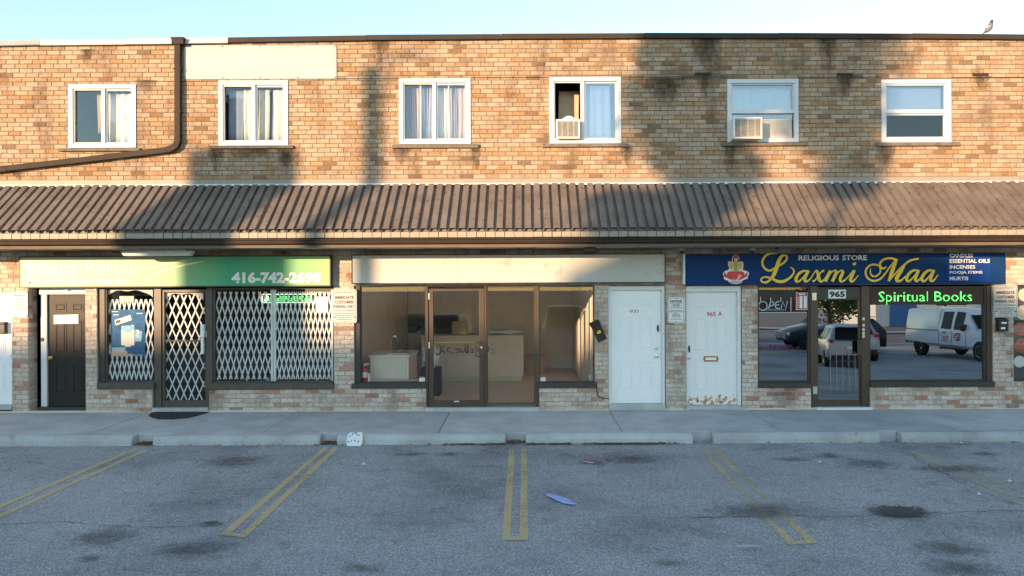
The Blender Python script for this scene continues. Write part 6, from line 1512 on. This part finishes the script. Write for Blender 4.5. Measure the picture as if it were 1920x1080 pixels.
# --- roadside pylon sign, plain
p0 = cast(-5.06, 4.72, 27.5)
pyl = thing('pylon_sign', 'tall plain white pylon sign on the verge behind the lot', 'sign', (p0[0], p0[1], gz))
MB().box(p0[0]-.85, p0[0]+.85, p0[1]-.2, p0[1]+.2, gz+1.2, p0[2]).build('cabinet', 'house_white', pyl, bevel=.03)
for s in (-.55, .55): MB().box(p0[0]+s-.09, p0[0]+s+.09, p0[1]-.09, p0[1]+.09, gz-.1, gz+1.2).build('post', 'dark_metal', pyl)
MB().frame(p0[0]-.8, p0[0]+.8, gz+1.25, p0[2]-.05, .06, p0[1]+.2, p0[1]+.23).build('trim', 'dark_metal', pyl)
# --- houses and a block across the road
def windows(parent, xs, zs, y, w_, h_, face=1):
    for x in xs:
        for z in zs:
            f = MB().frame(x-w_/2, x+w_/2, z-h_/2, z+h_/2, .07, y-.04, y+.05).build('window', 'white_vinyl', parent)
            MB().box(x-w_/2+.07, x+w_/2-.07, y-.01, y+.02, z-h_/2+.07, z+h_/2-.07).build('pane', 'car_glass', f)
def house(label, cx, cy, w_, d_, eave, ridge, wallm='house_brick'):
    t = thing('house', label, 'house', (cx, cy, gz)); x0, x1, y0, y1 = cx-w_/2, cx+w_/2, cy-d_/2, cy+d_/2
    MB().box(x0, x1, y0, y1, gz-.1, eave).build('wall', wallm, t)
    o = .35; r = min(w_*.16, 1.2); m = MB()
    m.v = [(x0-o, y0-o, eave), (x1+o, y0-o, eave), (x1+o, y1+o, eave), (x0-o, y1+o, eave), (x0+r, cy, ridge), (x1-r, cy, ridge)]
    m.f = [(0, 1, 5, 4), (1, 2, 5), (2, 3, 4, 5), (3, 0, 4), (3, 2, 1, 0)]; m.m = [0]*5; m.build('roof', 'roof_shingle', t)
    n = max(2, int(w_/2.6)); windows(t, [x0+(i+.5)*w_/n for i in range(n)], [gz+1.7, gz+4.6] if eave > 5 else [gz+1.6], y1, 1.2, 1.3)
    f = MB().box(cx-.5, cx+.5, y1, y1+.06, gz, gz+2.1).build('door', 'door_black', t); MB().lathe([(.03, 0), (.03, .05), (.01, .06)], (cx+.38, y1+.06, gz+1.0), 10, axis='y').build('handle', 'brass', f)
    return t
hh = cast(5.05, 2.9, 54)
house('two-storey brick house with a hipped roof across the road', hh[0], hh[1], 6.1, 7, hh[2]-1.4, hh[2]+.1).rotation_euler = (0, 0, -SUN_AZ)
ap = cast(-1.5, .1, 92)
t = thing('apartment_block', 'long flat-roofed brick apartment block beyond the houses', 'building', (ap[0], ap[1], gz))
MB().box(ap[0]-30, ap[0]+30, ap[1]-7, ap[1]+7, gz-.1, ap[2]-.35).build('wall', 'house_brick', t); MB().box(ap[0]-30.2, ap[0]+30.2, ap[1]-7.2, ap[1]+7.2, ap[2]-.349, ap[2]).build('parapet', 'concrete_sill', t)
windows(t, [ap[0]-28+i*3.5 for i in range(17)], [gz+1.9+3.0*k for k in range(4)], ap[1]+7, 1.6, 1.5)
t = thing('store_building', 'low white store with a blue door bay and red band across the road', 'building', (43, -48, gz))
MB().box(28, 58, -54, -46, gz-.1, gz+4.2).build('wall', 'house_white', t); MB().box(27.9, 58.1, -45.99, -45.9, gz+3.2, gz+3.8).build('red_band', 'red_print', t)
for x in (30.2, 38, 46, 54): MB().box(x-1.1, x+1.1, -45.99, -45.93, gz, gz+2.6).build('door_bay', 'house_blue', t)
windows(t, [34, 42, 50], [gz+1.6], -46, 2.6, 1.6)
# flower bed at the lot's edge, mirrored as a pink patch
fb = thing('flower_bed', 'pink flower bed in a low concrete edging at the far side of the lot', 'flower bed', (10.0, -16.6, lot_z(-16.6)))
MB().box(9.2, 10.8, -16.95, -16.25, lot_z(-16.6)-.02, lot_z(-16.6)+.16).build('edging', 'curb_concrete', fb)
m1 = MB(); r_ = random.Random(2)
for i in range(420):
    p = Vector((r_.uniform(9.25, 10.75), r_.uniform(-16.9, -16.3), lot_z(-16.6)+r_.uniform(.17, .36))); a = r_.uniform(0, 6.3); s = .045
    m1.poly([p+Vector((math.cos(a)*s, math.sin(a)*s, .01)), p+Vector((-math.sin(a)*s, math.cos(a)*s, .02)), p-Vector((math.cos(a)*s, math.sin(a)*s, -.01)), p-Vector((-math.sin(a)*s, math.cos(a)*s, 0))])
mat('petal_pink', (.55, .08, .3), .7, var=.3, scale=20)
m1.build('blossoms', 'petal_pink', fb, fixn=False)
